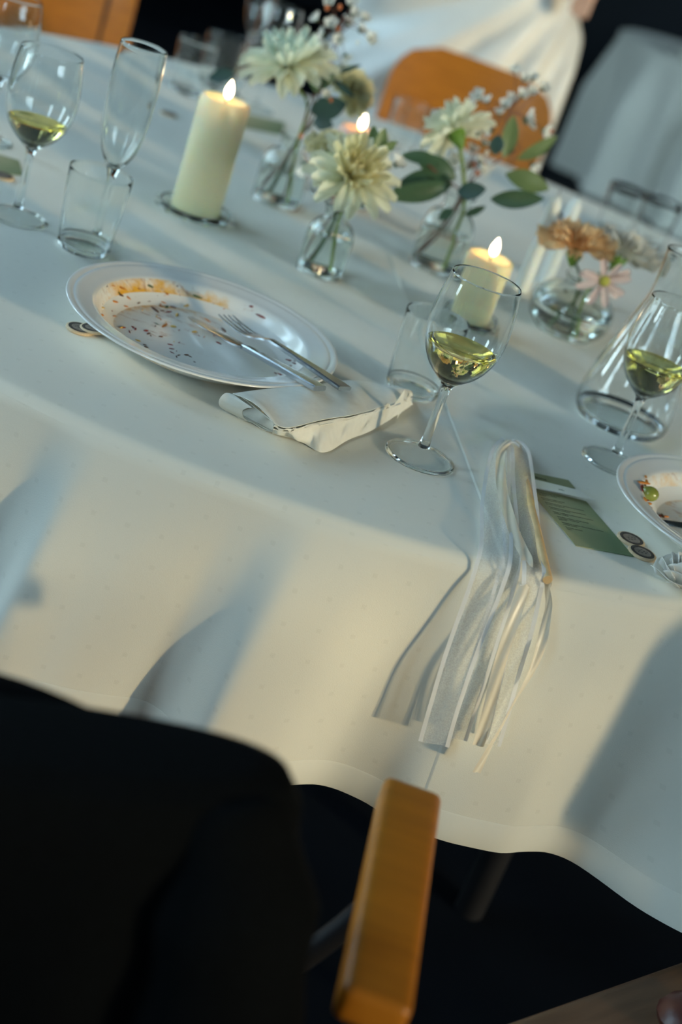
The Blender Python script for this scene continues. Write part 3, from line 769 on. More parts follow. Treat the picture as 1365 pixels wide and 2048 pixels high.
# ================================================================== CARDS
def quadslab(pts, t):
    V = [Vector(p) for p in pts]; c = sum(V, Vector()) / 4
    return V, c
def card(name, label, pts, m, thick=.0006, z=0.0, cat='card', origin=None):
    V = [Vector((p.x, p.y, p.z)) for p in pts]; c = sum(V, Vector()) / len(V)
    bot = [v - c for v in V]; topv = [v - c + Vector((0, 0, thick)) for v in V]; n = len(V)
    F = [tuple(range(n - 1, -1, -1)), tuple(range(n, 2 * n))] + [(i, (i + 1) % n, n + (i + 1) % n, n + i) for i in range(n)]
    o = obj(name, mesh(name, bot + topv, F, smooth=False), m, None, c + Vector((0, 0, z)))
    if label: tag(o, label, cat)
    return o
def text(body, parent, org, xdir, size, m, name='printed_line'):
    cu = bpy.data.curves.new(name, 'FONT'); cu.body = body; cu.size = size; cu.extrude = .00003
    cu.materials.append(m)
    tmp = bpy.data.objects.new(name, cu); me = bpy.data.meshes.new_from_object(tmp); bpy.data.objects.remove(tmp)
    o = bpy.data.objects.new(name, me); COL.objects.link(o); o.parent = parent
    a = math.atan2(xdir.y, xdir.x); o.location = org; o.rotation_euler = (0, 0, a); return o
mTL, mTR, mBR, mBL = at(1055, 975), at(1172, 1004), at(1268, 1115), at(1152, 1093)
ux = ((mTR - mTL) + (mBR - mBL)).normalized(); ln = (mBL - mTL)
menu = card('menu_card', 'green washed menu card with small dark text beside the ribbon wand', [mTL, mBL, mBR, mTR], MGRAD, .0007, .0004, 'menu card')
uy = Vector((-ux.y, ux.x, 0))
wid = (mTR - mTL).length; hei = abs((mBL - mTL).dot(uy))
def menu_text():
    # paragraphs of the printed menu: a slightly larger dish line and small lines below it
    paras = [['Kampasimpukkaa & lohta', 'tillia, kurkkua ja ruisleipaa', 'sitruunaa'], ['Marinoitua kesakurpitsaa', 'tomaattia, basilikaa, oliivia'], ['Savustettua siikaa, limettia ja ruohosipulia', 'perunaa, voita, kapriksia'], ['Paahdettua kukkakaalia, hasselpahkinaa', 'yrttiojya, granaattiomenaa'], ['Kanan rintafileeta, rosmariinia ja kastiketta', 'juureksia, timjamia'], ['Amerikan vasikkaa, vihrea salaatti', 'uunijuureksia, rosmariinijus', 'punaviinia'], ['Mansikkaa, vaniljaa, valkosuklaata ja minttua', 'marenkia, kermaa'], ['Tummaa suklaata', 'kahvia']]
    y = -.0085; base = mTL - menu.location
    for pz in paras:
        for i, s in enumerate(pz):
            size = .0026 if i == 0 else .0021
            # left margin follows the slanted card edge
            f = -y / hei; lx = base + ln * f + ux * .0062
            text(s, menu, Vector((lx.x, lx.y, .0008)), ux, size, MINK)
            y -= .0030 if i == 0 else .0026
        y -= .0034
menu_text()
band = card('heading_card', 'white card strip with a short heading across the menu card top', [at(1050, 957, .002), at(1050, 974, .0015), at(1190, 1003, .005), at(1158, 983, .005)], MCARD, .0006, .0012, 'card')
tx = at(1117, 984, .003) - band.location
text('MENU', band, Vector((tx.x, tx.y, .0008)), ux, .0042, MINK)
name = card('place_card', 'olive green place card lying behind the white heading strip', [at(1050, 944, .0005), at(1050, 962, .0005), at(1151, 979, .0005), at(1137, 962, .0005)], MOLIVE, .0006, .0006, 'card')
tx = at(1067, 955, .002) - name.location
text('Niina', name, Vector((tx.x, tx.y, .0008)), ux, .0075, MINK)
# far cards
card('menu_card', 'small green card lying under the leftmost wine glass', [at(-20, 305), at(-20, 345), at(45, 352), at(38, 322)], MGRAD, .0007, .0004, 'menu card')
card('menu_card', 'blurred green card on the cloth behind the tall lit candle', [at(492, 228), at(484, 255), at(565, 272), at(570, 246)], MGRAD, .0007, .0004, 'menu card')
disc(cpos(6, 350), 'wooden disc standing out orange below the leftmost wine glass', 'wooden discs on the far side')
disc(cpos(338, 226), 'wooden disc left of the tall lit candle', 'wooden discs on the far side')
knife(at(1105, 415, .003), at(1160, 470, .003), 'dark table knife on the far right of the cloth')

# ================================================================== RIBBON WAND
dow_a = at(1096, 1160, .0055); dow_b = at(1034, 888, .0055)
wand = thing('ribbon_wand', 'wooden stick with sheer and satin ribbons hanging over the table edge', 'ribbon wand', dow_b)
inv = Matrix.Translation(-dow_b)
def part(name, vf, m, parent, smooth=True, sharp=40):
    V, F = vf; o = obj(name, mesh(name, [Vector(v) - dow_b for v in V], F, smooth, sharp), m, parent); return o
ddir = (dow_b - dow_a).normalized()
part('stick', tube([dow_a - ddir * .0, dow_a + ddir * .0012, dow_b - ddir * .001, dow_b], [.0040, .0046, .0046, .004], 16), MDOWEL, wand)
def ribbon(name, cl, width, m, edge=None, ew=.0035, sidefn=None, ripple=.0008, ph=0.0, twist=None):
    """cl: centre line points; width: number or list; the ribbon lies across the image direction"""
    P = spts(cl, 8); n = len(P)
    wd = np.interp(np.linspace(0, 1, n), np.linspace(0, 1, len(width)), width) if hasattr(width, '__len__') else [width] * n
    rows, el, er = [], [], []
    for i, p in enumerate(P):
        t = (P[min(i + 1, n - 1)] - P[max(i - 1, 0)]).normalized()
        nrm = Vector((0, -.55, .84)) if p.z > H - .004 else Vector((.1, -1, .1))
        s = t.cross(nrm).normalized() * -1
        if s.x < 0: s = -s
        if twist is not None:
            a = twist(i / (n - 1)); s = Quaternion(t, a) @ s
        nn = s.cross(t).normalized()
        if nn.dot(Vector((0, 0, H + CAM_H)) - p) < 0: nn = -nn
        row = []
        for k in range(9):
            f = k / 8 - .5
            row.append(p + s * (f * wd[i]) + nn * (ripple * math.sin(f * 7 + i * .35 + ph)))
        rows.append(row)
        if edge: 
            off = nn * .0008
            el.append([row[0] + off - s * .0004, row[0] + off + s * ew]); er.append([row[8] + off - s * ew, row[8] + off + s * .0004])
    V, F = grid(rows)
    o = part(name, (V, F), m, wand, sharp=0)
    if edge:
        for e in (el, er):
            V, F = grid(e); q = obj('satin_edge', mesh('satin_edge', [v - dow_b for v in V], F, sharp=0), edge, o)
    return o
def dr(x, y, off=.0):                 # a point on the hanging side of the cloth, moved outwards by off
    p = atY(x, y, 1.105)
    for _ in range(6):
        s = max(min(H - .0072 - p.z, DROP), 0.0)
        th = math.atan2(p.x - TC.x, TC.y - p.y); r = TR + hem(th * TR, s) + off
        p = atY(x, y, TC.y - r * math.cos(th))
    return p
r1 = ribbon('organza_ribbon', [at(1014, 882, .012), at(1002, 905, .014), at(995, 960, .008), at(992, 1020, .006), at(993, 1075, .005), at(990, 1118, .005), dr(975, 1165, .006), dr(948, 1240, .014), dr(915, 1330, .02), dr(890, 1410, .022), dr(868, 1488, .02)], [.012, .020, .027, .030, .031, .031, .031, .030, .029, .028, .028], MORG, MSATIN)
r1['label'] = 'wide sheer ribbon with satin edges'
r2 = ribbon('organza_ribbon', [at(1028, 880, .014), at(1040, 900, .015), at(1046, 945, .010), at(1051, 1000, .008), at(1056, 1060, .007), at(1064, 1110, .006), at(1068, 1148, .006), dr(1060, 1195, .008), dr(1046, 1260, .014), dr(1024, 1340, .016), dr(1000, 1430, .018), dr(984, 1490, .018)], [.012, .020, .024, .025, .024, .022, .021, .020, .019, .018, .017, .016], MORG, MSATIN, ph=1.3)
r3 = ribbon('satin_ribbon', [at(1020, 880, .017), at(1003, 905, .018), at(1002, 950, .014), at(1010, 1000, .011), at(1024, 1050, .009), at(1043, 1092, .008), at(1054, 1125, .008), dr(1046, 1180, .012), dr(1024, 1250, .022), dr(1000, 1330, .026), dr(980, 1410, .026), dr(957, 1492, .024)], [.006, .009, .011, .0115, .0115, .0115, .0115, .011, .011, .011, .0105, .0105], MCREAM, ph=.6)
r4 = ribbon('organza_ribbon', [at(1010, 905, .009), at(1015, 960, .006), at(1019, 1020, .0045), at(1024, 1080, .004), at(1026, 1118, .004), dr(1012, 1165, .004), dr(990, 1240, .010), dr(962, 1330, .014), dr(940, 1400, .014), dr(915, 1478, .012)], [.010, .013, .016, .018, .019, .019, .019, .019, .018, .018], MORG, MSATIN, .003, ph=2.2)
r5 = ribbon('satin_ribbon', [at(1085, 1120, .004), at(1095, 1150, .004), dr(1097, 1185, .006), dr(1096, 1225, .012), dr(1083, 1290, .022), dr(1062, 1350, .026), dr(1030, 1400, .028), dr(995, 1470, .028), dr(953, 1545, .026)], [.008, .009, .009, .008, .009, .009, .009, .009, .009], MCREAM, ph=.2, twist=lambda u: 1.1 * math.sin(u * 5.5 + .4))
# pinched loop where the ribbons are tied to the tip of the stick
lp = []
for k in range(5):
    u = k / 4; lp.append([at(1008 + 32 * u, 889 - 9 * math.sin(PI * u) + 2 * j, .012 + .007 * math.sin(PI * j / 4)) for j in range(5)])
part('ribbon_loop', grid(lp), MSATIN, wand, sharp=0)

# ================================================================== FABRIC ROSE
def rose(c, r):
    t = thing('fabric_rose', 'small white fabric rose at the right edge of the table', 'rose', c)
    for ring, (n, rho, hgt, span) in enumerate(((2, .16, .80, 200), (3, .34, .86, 150), (4, .56, .80, 125), (5, .80, .66, 105), (6, 1.0, .42, 90))):
        for i in range(n):
            ph = 2 * PI * i / n + ring * .7; rows = []
            for a in range(8):
                u = a / 7; row = []
                for b in range(11):
                    v = b / 10 * 2 - 1
                    th = ph + math.radians(span) * .5 * v
                    edge = 1 - .35 * abs(v) ** 3
                    z = r * (.05 + hgt * 1.7 * edge * u * (1 - .18 * u * ring / 4))
                    rr = r * (rho * (.35 + .65 * math.sin(u * PI / 2)) + .16 * u ** 3 * (1 + ring * .3) + .05 * math.sin(v * 5 + i * 2 + ring) * u - .05 * v * (i % 2))
                    row.append(Vector((rr * math.cos(th), rr * math.sin(th), z)))
                rows.append(row)
            obj('petal', mesh('rose_petal', *thicken(grid(rows), .0004), sharp=0), MROSE, t)
    return t
rc = at(1362, 1152, .012); rc.z = H + .002
ro = rose(rc, .0205)

# ================================================================== CANDLES
def candle(loc, r, h, m, label, lit=True, dish=True, flame_dx=.0):
    base = .006 if dish else 0
    if dish:
        dprof = [(0, .0008), (.030, 0), (.044, .0006), (.050, .004), (.0515, .009), (.0505, .0105), (.0485, .0098), (.046, .0062), (.040, .0052), (0, .0052)]
        d = thing('glass_candle_dish', 'clear glass dish under the ' + label.split(' ', 1)[1] if False else label.replace('candle', 'candle dish', 1) if False else 'clear glass dish holding the ' + label, 'candle dish', loc, 0, 'glass candle dishes')
        pr = [(rr * r / .034, z) for rr, z in dprof]
        obj('dish', mesh('dish', *lathe(pr, 48), sharp=50), MGT, d)
        kn = mesh('dish_bead', *blob(.0055, 1, 1, .8, 6, 12))
        for k in range(12):
            a = 2 * PI * k / 12; obj('bead', kn, MGT, d, (1.55 * r * math.cos(a), 1.55 * r * math.sin(a), .0062))
    t = thing('pillar_candle', label, 'candle', Vector(loc) + Vector((0, 0, base)), 0, 'pillar candles')
    prof = [(0, 0), (r - .001, 0), (r, .001), (r, h - .006), (r - .0015, h - .0015), (r - .004, h), (r - .007, h - .001), (r * .55, h - .006), (r * .25, h - .0075), (0, h - .0075)]
    obj('wax', mesh('candle_wax', *lathe(prof, 48), sharp=50), m, t)
    wk = [Vector((0, 0, h - .0075)), Vector((.0004, 0, h - .002)), Vector((.001, .0003, h + .004))]
    wo = obj('wick', mesh('wick', *tube(wk, .0008, 6)), MWICK, t)
    if lit:
        fp = sprof([(0, 0), (.0032, .0022), (.0052, .007), (.0056, .012), (.0042, .018), (.0018, .0235), (0, .0265)], 3); fp[0] = (0, 0); fp[-1] = (0, .0265)
        obj('flame', mesh('flame', *lathe(fp, 16)), MFLAME, t, (.001, 0, h - .001))
        ld = bpy.data.lights.new('candle_glow', 'POINT'); ld.energy = 1.8; ld.color = (1, .5, .18); ld.shadow_soft_size = .006
        lo = bpy.data.objects.new('candle_glow', ld); COL.objects.link(lo); lo.parent = t; lo.location = (.001, 0, h + .009)
    return t
candle(gz(-.322, 1.862), .0335, .152, MWAXW, 'tall lit ivory pillar candle behind the sauce smeared plate')
candle(gz(.070, 1.815), .0315, .088, MWAXW, 'short lit ivory pillar candle behind the half full wine glass')
candle(gz(-.172, 2.215), .0315, .108, MWAXP, 'lit blush pink pillar candle behind the white chrysanthemum')
def taper(loc, h, label):
    t = thing('taper_candle', label, 'candle', loc, 0, 'white taper candles')
    prof = [(0, 0), (.0105, 0), (.011, .001), (.0095, h * .9), (.006, h - .006), (0, h)]
    obj('wax', mesh('taper_wax', *lathe(prof, 24), sharp=50), MWAXT, t)
    obj('wick', mesh('wick', *tube([(0, 0, h - .002), (0, 0, h + .006)], .0007, 6)), MWICK, t)
taper(at(1043, 580), .15, 'white taper candle standing beside the peach carnation')
taper(at(1090, 565), .14, 'white taper candle half hidden behind the peach carnation')

# ================================================================== VASES
def vase(loc, r, h, label, water=.55, kind='bottle', name='bud_vase'):
    t = thing(name, label, 'vase', loc, 0, 'clear glass bud vases')
    if kind == 'bottle':
        out = [(0, .002), (r * .9, 0), (r, .002), (r * 1.02, h * .08), (r * 1.03, h * .45), (r * 1.0, h * .62), (r * .80, h * .74), (r * .56, h * .80), (r * .52, h * .90), (r * .60, h * .96), (r * .66, h)]
        g = .0018
        inn = [(r * .66, h + .0006), (r * .66 - g, h + .0006), (r * .60 - g, h * .96), (r * .52 - g, h * .90), (r * .56 - g, h * .80), (r * .80 - g, h * .735), (r - g, h * .61), (r * 1.03 - g, h * .45), (r * 1.02 - g, h * .10), (r * .85, .006), (0, .0062)]
    else:
        out = [(0, .002), (r * .62, 0), (r * .70, .002), (r * .92, h * .18), (r, h * .42), (r * .95, h * .60), (r * .72, h * .78), (r * .45, h * .86), (r * .38, h * .92), (r * .44, h)]
        g = .0018
        inn = [(r * .44, h + .0006), (r * .44 - g, h + .0006), (r * .38 - g, h * .92), (r * .45 - g, h * .86), (r * .72 - g, h * .77), (r * .95 - g, h * .6), (r - g, h * .42), (r * .92 - g, h * .19), (r * .62, .006), (0, .0062)]
    o = sprof(out, 3); i = sprof(inn, 3); o[0] = (0, .002); i[-1] = (0, .0062)
    obj('wall', mesh('vase_wall', *lathe(wallring(out, inn, .0056, (.81 if kind == 'bottle' else .59) * r), 48, closed=True), sharp=50), MGT, t)
    base_pair(t, out, .0056, (.8 if kind == 'bottle' else .58) * r)
    if water:
        obj('water', liquid(inn, h * water, 48), MWATER, t)
    return t
V1 = Vector(gz(-.247, 2.07)); V2 = Vector(gz(-.134, 1.80)); V3 = Vector(gz(.006, 2.02)); V4 = Vector(gz(.204, 1.935))
vase(V1, .036, .100, 'clear bud vase of white chrysanthemum and twigs behind the tall candle', .5)
vase(V2, .0305, .092, 'small clear bud vase with one white chrysanthemum, nearest the sauce smeared plate', .6)
vase(V3, .037, .112, 'clear bud vase of eucalyptus and wax flowers beside the short candle', .5)
vase(V4, .059, .080, 'squat round clear vase with the peach carnation', .5, 'bulb', 'round_vase')

# ================================================================== FLOWERS
def petal_mesh(name, L, W, cup=.25, tipw=.25, curve=.2, frill=0.0, nx=4, ny=6, tip_notch=0.0):
    rows = []
    for j in range(ny + 1):
        u = j / ny; wv = W * (.35 + .65 * math.sin(min(u * 1.25, 1) * PI / 2)) * (1 if u < .7 else (1 - (1 - tipw) * ((u - .7) / .3) ** 1.6))
        row = []
        for k in range(nx + 1):
            v = k / nx * 2 - 1
            row.append(Vector((v * wv * .5, L * u * (1 - tip_notch * (1 - abs(v)) * (u > .95)) + (frill * L * .08 * math.sin(v * 11) if u > .8 else 0), cup * W * v * v * .6 - curve * L * u * u + (frill * W * .12 * math.sin(v * 9 + 1) if u > .5 else 0))))
        rows.append(row)
    return mesh(name, *grid(rows), sharp=0)
PM_MUM = petal_mesh('mum_petal', 1, .30, .9, .45, -.18, tip_notch=.05)
PM_MUMO = petal_mesh('mum_petal_outer', 1, .34, .6, .45, .12)
PM_DAISY = petal_mesh('daisy_petal', 1, .34, .5, .6, .15)
PM_CARN = petal_mesh('carnation_petal', 1, .75, .15, 1.0, .1, frill=1.6, nx=8)
PM_SMALL = petal_mesh('wax_petal', 1, .8, .5, .6, -.15, nx=2, ny=3)
def dup_me(me, m):
    c = me.copy(); c.materials.clear(); c.materials.append(m); return c
def axis_quat(axis): return Vector((0, 0, 1)).rotation_difference(Vector(axis).normalized())
def petals_on(t, centre, axis, rings, me_in, me_out, jitter=.12, name='petal'):
    """rings: (count, tilt from axis in degrees, length, width factor, base radius, use outer mesh)"""
    Q = axis_quat(axis).to_matrix().to_4x4(); k = 0; first = {}
    for ri, (n, tilt, L, wf, br, outer) in enumerate(rings):
        for i in range(n):
            ph = 2 * PI * (i + .5 * (ri % 2)) / n + random.uniform(-.1, .1)
            tl = math.radians(tilt + random.uniform(-7, 7)); l = L * random.uniform(1 - jitter, 1 + jitter)
            m = me_out if outer else me_in
            o = bpy.data.objects.new(name, m); COL.objects.link(o); o.parent = t
            mt = Matrix.Translation(centre) @ Q @ Matrix.Rotation(ph, 4, 'Z') @ Matrix.Translation((0, br, 0)) @ Matrix.Rotation(PI / 2 - tl, 4, 'X') @ Matrix.Diagonal((l * wf, l, l, 1))
            o.matrix_local = mt; k += 1
def stem_obj(t, pts, r, m, name='stem'):
    return obj(name, mesh(name, *tube(spts(pts, 5), r, 8)), m, t)
def flower(kind, label, head, axis, stem, R, mats, rings, group, calyx=True, stem_m=None, stem_r=.0019, cat='flower'):
    """head and stem points are in the room; the thing's origin is the cut end of its stem"""
    org = Vector(stem[0]); t = thing(kind, label, cat, org, 0, group)
    ax = Vector(axis).normalized(); hc = Vector(head) - org
    pts = [Vector(p) - org for p in stem] + [hc - ax * R * .25, hc]
    stem_obj(t, pts, stem_r, stem_m or MSTEM)
    if calyx:
        cy = sprof([(0, -R * .55), (R * .10, -R * .45), (R * .22, -R * .22), (R * .26, 0), (R * .1, R * .06), (0, R * .08)], 3); cy[0] = (0, -R * .55); cy[-1] = (0, R * .08)
        c = obj('calyx', mesh('calyx', *lathe(cy, 14)), MCALYX, t, hc); c.rotation_mode = 'QUATERNION'; c.rotation_quaternion = axis_quat(ax)
    petals_on(t, hc, ax, rings(R), mats[0], mats[1])
    return t
def mum_rings(R):
    return [(6, 8, R * .42, 1.0, R * .02, False), (9, 22, R * .55, 1.0, R * .05, False), (12, 40, R * .72, .95, R * .08, False), (14, 58, R * .86, .95, R * .10, False), (16, 76, R * .95, 1.0, R * .12, True), (15, 94, R * .98, 1.0, R * .12, True)]
mw = (dup_me(PM_MUM, MPET_W), dup_me(PM_MUMO, MPET_W)); mi = (dup_me(PM_MUM, MPET_I), dup_me(PM_MUMO, MPET_W)); mg = (dup_me(PM_MUM, MPET_G), dup_me(PM_MUMO, MPET_W))
MUMG = 'white chrysanthemums in bud vases'
def inside(v, dx, dy, z): return v + Vector((dx, dy, z))
# in the small front vase
h2 = atY(706, 352, 1.76)
flower('chrysanthemum', 'cream chrysanthemum in the small front bud vase', h2, (.18, -.62, .78), [inside(V2, .012, -.006, .010), inside(V2, .006, .0, .045), inside(V2, .004, -.004, .088)], .054, mi, mum_rings, MUMG)
# tall one in the back vase
h1 = atY(578, 132, 2.03)
flower('chrysanthemum', 'large mint white chrysanthemum highest of all beside the tall candle flame', h1, (-.25, -.30, .9), [inside(V1, .016, -.012, .010), inside(V1, .010, -.008, .06), inside(V1, .006, -.006, .10), inside(V1, .004, -.008, .15)], .060, mg, mum_rings, MUMG)
# in the eucalyptus vase, seen from behind
h3 = atY(912, 265, 2.0)
flower('chrysanthemum', 'white chrysanthemum showing its green back among the eucalyptus leaves', h3, (-.62, .42, .60), [inside(V3, .012, -.020, .009), inside(V3, .012, -.012, .06), inside(V3, .008, -.004, .11)], .048, mw, mum_rings, MUMG, stem_r=.0026)
# pale ruffled flowers
mc_c = (dup_me(PM_CARN, MPET_PW),) * 2; mc_p = (dup_me(PM_CARN, MPET_P),) * 2; mc_i = (dup_me(PM_CARN, MPET_I),) * 2
def carn_rings(R):
    return [(4, 10, R * .75, .8, R * .02, False), (6, 28, R * .85, .8, R * .06, False), (8, 48, R * .94, .75, R * .09, False), (9, 68, R * 1.02, .75, R * .11, False), (8, 84, R * 1.0, .8, R * .12, True)]
CG = 'carnations in the vases'
flower('carnation', 'peach carnation rising from the squat round vase', atY(1152, 500, 1.90), (-.12, .12, .98), [inside(V4, .010, -.02, .009), inside(V4, .0, -.005, .045), inside(V4, -.006, -.008, .08)], .044, mc_p, carn_rings, CG, stem_m=MSTEMD)
flower('carnation', 'ivory white carnation behind the carafe neck', atY(1240, 512, 1.97), (.05, .3, .95), [inside(V4, -.012, .016, .009), inside(V4, .0, .006, .045), inside(V4, .010, .006, .08)], .046, mc_c, carn_rings, CG, stem_m=MSTEMD)
flower('carnation', 'small cream ruffled carnation beside the orange far chair', atY(700, 182, 2.12), (.55, -.4, .5), [inside(V1, -.010, .012, .010), inside(V1, -.002, .006, .06), inside(V1, .006, .004, .10)], .033, mc_i, carn_rings, CG, stem_m=MSTEMD)
flower('carnation', 'yellowish carnation peeping out behind the cream chrysanthemum', atY(663, 300, 1.85), (-.3, .1, .9), [inside(V2, -.010, .010, .010), inside(V2, -.004, .006, .05), inside(V2, -.004, .002, .09)], .030, mc_i, carn_rings, CG, stem_m=MSTEMD)
# drooping daisy
md = (dup_me(PM_DAISY, MPET_B),) * 2
def daisy_rings(R): return [(8, 74, R, 1.0, R * .08, False), (5, 88, R * .95, 1.0, R * .06, True)]
dz = flower('daisy', 'blush daisy with a yellow centre drooping over the round vase', atY(1208, 560, 1.875), (.25, -.85, -.1), [inside(V4, .014, -.004, .010), inside(V4, .010, -.004, .05), inside(V4, .012, -.006, .082)], .033, md, daisy_rings, 'daisies', calyx=False)
hc = atY(1208, 560, 1.875) - Vector(dz.location)
co = obj('flower_centre', mesh('flower_centre', *blob(.0075, 1, 1, .5, 6, 12)), MYEL, dz, hc + Vector((.001, -.004, 0)), (PI / 2, 0, 0))

# eucalyptus sprigs: every leaf a part
def leaf_mesh(name, wfrac):
    rows = []
    for j in range(9):
        u = j / 8; wv = wfrac * math.sin(PI * min(u * .97 + .015, 1)) ** .75 * .5
        rows.append([Vector((v * wv, u, .10 * wv * (v * v) - .12 * u * u + .03 * math.sin(u * 5))) for v in (-1, -.5, 0, .5, 1)])
    return mesh(name, *grid(rows), sharp=0)
LM = {}
def leaf(t, org, base, tip, wpx_m, m, roll=0.0):
    b = Vector(base) - org; d = Vector(tip) - Vector(base); L = d.length
    y = d.normalized(); view = (Vector((0, 0, H + CAM_H)) - Vector(base)).normalized()
    z = Quaternion(y, roll) @ (view - y * view.dot(y)).normalized(); x = y.cross(z)
    key = m.name
    if key not in LM: LM[key] = dup_me(leaf_mesh('leaf', 1.0), m)
    o = bpy.data.objects.new('leaf', LM[key]); COL.objects.link(o); o.parent = t
    mt = Matrix((x * wpx_m, y * L, z * L)).transposed().to_4x4(); mt.translation = b; o.matrix_local = mt
    return o
def sprig(label, org, stem, leaves, group='eucalyptus sprigs', stem_m=None, r=.0013):
    t = thing('eucalyptus_sprig', label, 'foliage', org, 0, group)
    stem_obj(t, [Vector(p) - org for p in stem], r, stem_m or MTWIG)
    for (b, tp, wd, m, roll) in leaves: leaf(t, org, b, tp, wd, m, roll)
    return t
e3 = inside(V3, -.022, .004, .012)
sprig('eucalyptus sprig with broad dark leaves spreading left over the wax flower vase', e3, [e3, inside(V3, -.006, .0, .07), inside(V3, .002, -.004, .115), atY(915, 375, 1.99), atY(880, 350, 1.98), atY(845, 318, 1.97)],
      [(atY(893, 352, 1.98), atY(790, 372, 1.96), .030, MLEAF, .3), (atY(905, 368, 1.98), atY(775, 398, 1.94), .030, MLEAF, -.35), (atY(912, 358, 1.99), atY(836, 312, 1.97), .031, MLEAF, .2), (atY(880, 325, 1.97), atY(805, 306, 1.96), .020, MLEAF, .4), (atY(915, 385, 1.96), atY(970, 378, 1.95), .024, MLEAFB, 0), (atY(908, 420, 1.97), atY(878, 437, 1.96), .016, MLEAF, .4)])
e3b = inside(V3, -.018, .014, .012)
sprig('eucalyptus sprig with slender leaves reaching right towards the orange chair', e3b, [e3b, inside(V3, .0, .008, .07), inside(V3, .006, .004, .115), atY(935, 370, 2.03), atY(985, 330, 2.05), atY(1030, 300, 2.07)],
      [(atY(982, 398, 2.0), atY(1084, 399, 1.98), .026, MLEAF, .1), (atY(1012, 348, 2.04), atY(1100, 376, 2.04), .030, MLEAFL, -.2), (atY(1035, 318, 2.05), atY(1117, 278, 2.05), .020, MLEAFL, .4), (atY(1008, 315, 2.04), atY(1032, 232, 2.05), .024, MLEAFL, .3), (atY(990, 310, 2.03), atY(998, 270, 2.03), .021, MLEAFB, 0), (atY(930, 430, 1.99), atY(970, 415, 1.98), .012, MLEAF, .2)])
e1 = inside(V1, -.020, .006, .012)
sprig('eucalyptus sprig with round blue green leaves above the back bud vase', e1, [e1, inside(V1, -.004, .0, .06), inside(V1, .006, .0, .10), atY(622, 240, 2.06), atY(640, 190, 2.06), atY(648, 150, 2.06)],
      [(atY(622, 222, 2.04), atY(690, 210, 2.03), .034, MLEAFB, .2), (atY(628, 240, 2.04), atY(662, 250, 2.02), .022, MLEAFB, 0), (atY(668, 160, 2.05), atY(706, 192, 2.04), .011, MLEAFB, .1), (atY(672, 146, 2.05), atY(722, 130, 2.05), .007, MLEAFB, 0), (atY(638, 190, 2.06), atY(622, 130, 2.06), .022, MLEAF, .5), (atY(645, 180, 2.06), atY(668, 130, 2.07), .02, MLEAF, .6)])
e0 = at(432, 230, .0)
t = vase(at(436, 262), .030, .085, 'clear bud vase half hidden behind the tall lit candle', .5)
b0 = at(436, 262); e0 = b0 + Vector((-.008, 0, .012))
sprig('eucalyptus sprig with one dark leaf behind the tall candle flame', e0, [e0, b0 + Vector((0, 0, .07)), b0 + Vector((.004, 0, .10)), b0 + Vector((.01, 0, .125))],
      [(b0 + Vector((.006, -.005, .105)), atY(470, 138, b0.y - .01), .020, MLEAFB, .2), (b0 + Vector((.004, -.005, .10)), atY(415, 156, b0.y - .01), .024, MLEAFB, .1)])
e2 = inside(V2, -.020, -.004, .010)
sprig('thin brown twig with green leaf in the small front bud vase', e2, [e2, inside(V2, -.014, .0, .05), inside(V2, .0, .0, .09), atY(715, 400, 1.79), atY(760, 300, 1.82)],
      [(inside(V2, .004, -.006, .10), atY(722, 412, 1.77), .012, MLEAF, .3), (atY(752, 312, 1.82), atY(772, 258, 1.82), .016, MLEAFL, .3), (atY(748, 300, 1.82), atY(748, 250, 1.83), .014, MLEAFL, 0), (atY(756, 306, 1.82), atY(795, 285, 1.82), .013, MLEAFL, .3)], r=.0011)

# wax flowers: twig, buds and small five petalled blossoms
def blossom_mesh(name, m):
    parts = []
    for k in range(5):
        V, F = [v.co.copy() for v in PM_SMALL.vertices], [tuple(p.vertices) for p in PM_SMALL.polygons]
        Mx = (Matrix.Rotation(2 * PI * k / 5, 4, 'Z') @ Matrix.Translation((0, .12, 0)) @ Matrix.Rotation(math.radians(28), 4, 'X'))
        parts.append(([Mx @ v for v in V], F))
    me = mesh(name, *join(*parts), sharp=0); me.materials.append(m); return me
BLO = blossom_mesh('wax_blossom', MPET_PW)
CEN = dup_me(mesh('wax_centre', *blob(.34, 1, 1, .7, 5, 8)), MSTEMD); BUD = dup_me(mesh('wax_bud', *blob(1, .8, .8, 1.1, 5, 8)), MBUD); BUDW = dup_me(mesh('wax_bud_white', *blob(1, .8, .8, 1.1, 5, 8)), MPET_PW)
def waxflower(label, org, stem, blooms, buds, bold=.0075):
    t = thing('wax_flower_sprig', label, 'flower', org, 0, 'wax flower sprigs')
    stem_obj(t, [Vector(p) - org for p in stem], .0010, MTWIG)
    root = Vector(stem[-2])
    for p, r in blooms:
        d = (p - root); ax = (d.normalized() + Vector((random.uniform(-.3, .3), -.5, random.uniform(-.2, .3)))).normalized()
        k = Vector(stem[-1]).lerp(root, random.random())
        stem_obj(t, [k - org, k.lerp(p, .5) - org + Vector((0, 0, .004)), p - org], .0006, MTWIG, 'twig')
        for me_ in (BLO, CEN):
            o = bpy.data.objects.new('blossom' if me_ is BLO else 'blossom_centre', me_); COL.objects.link(o); o.parent = t
            o.matrix_local = Matrix.Translation(p - org) @ axis_quat(ax).to_matrix().to_4x4() @ Matrix.Diagonal((r * 1.35, r * 1.35, r * 1.35, 1))
    for p, r, red in buds:
        o = bpy.data.objects.new('bud', BUD if red else BUDW); COL.objects.link(o); o.parent = t
        o.matrix_local = Matrix.Translation(p - org) @ Matrix.Diagonal((r, r, r, 1))
    return t
def Bp(lst, Y): return [(atY(x, y, Y + random.uniform(-.02, .03)), r) for x, y, r in lst]
def Bd(lst, Y): return [(atY(x, y, Y + random.uniform(-.02, .02)), r, c) for x, y, r, c in lst]
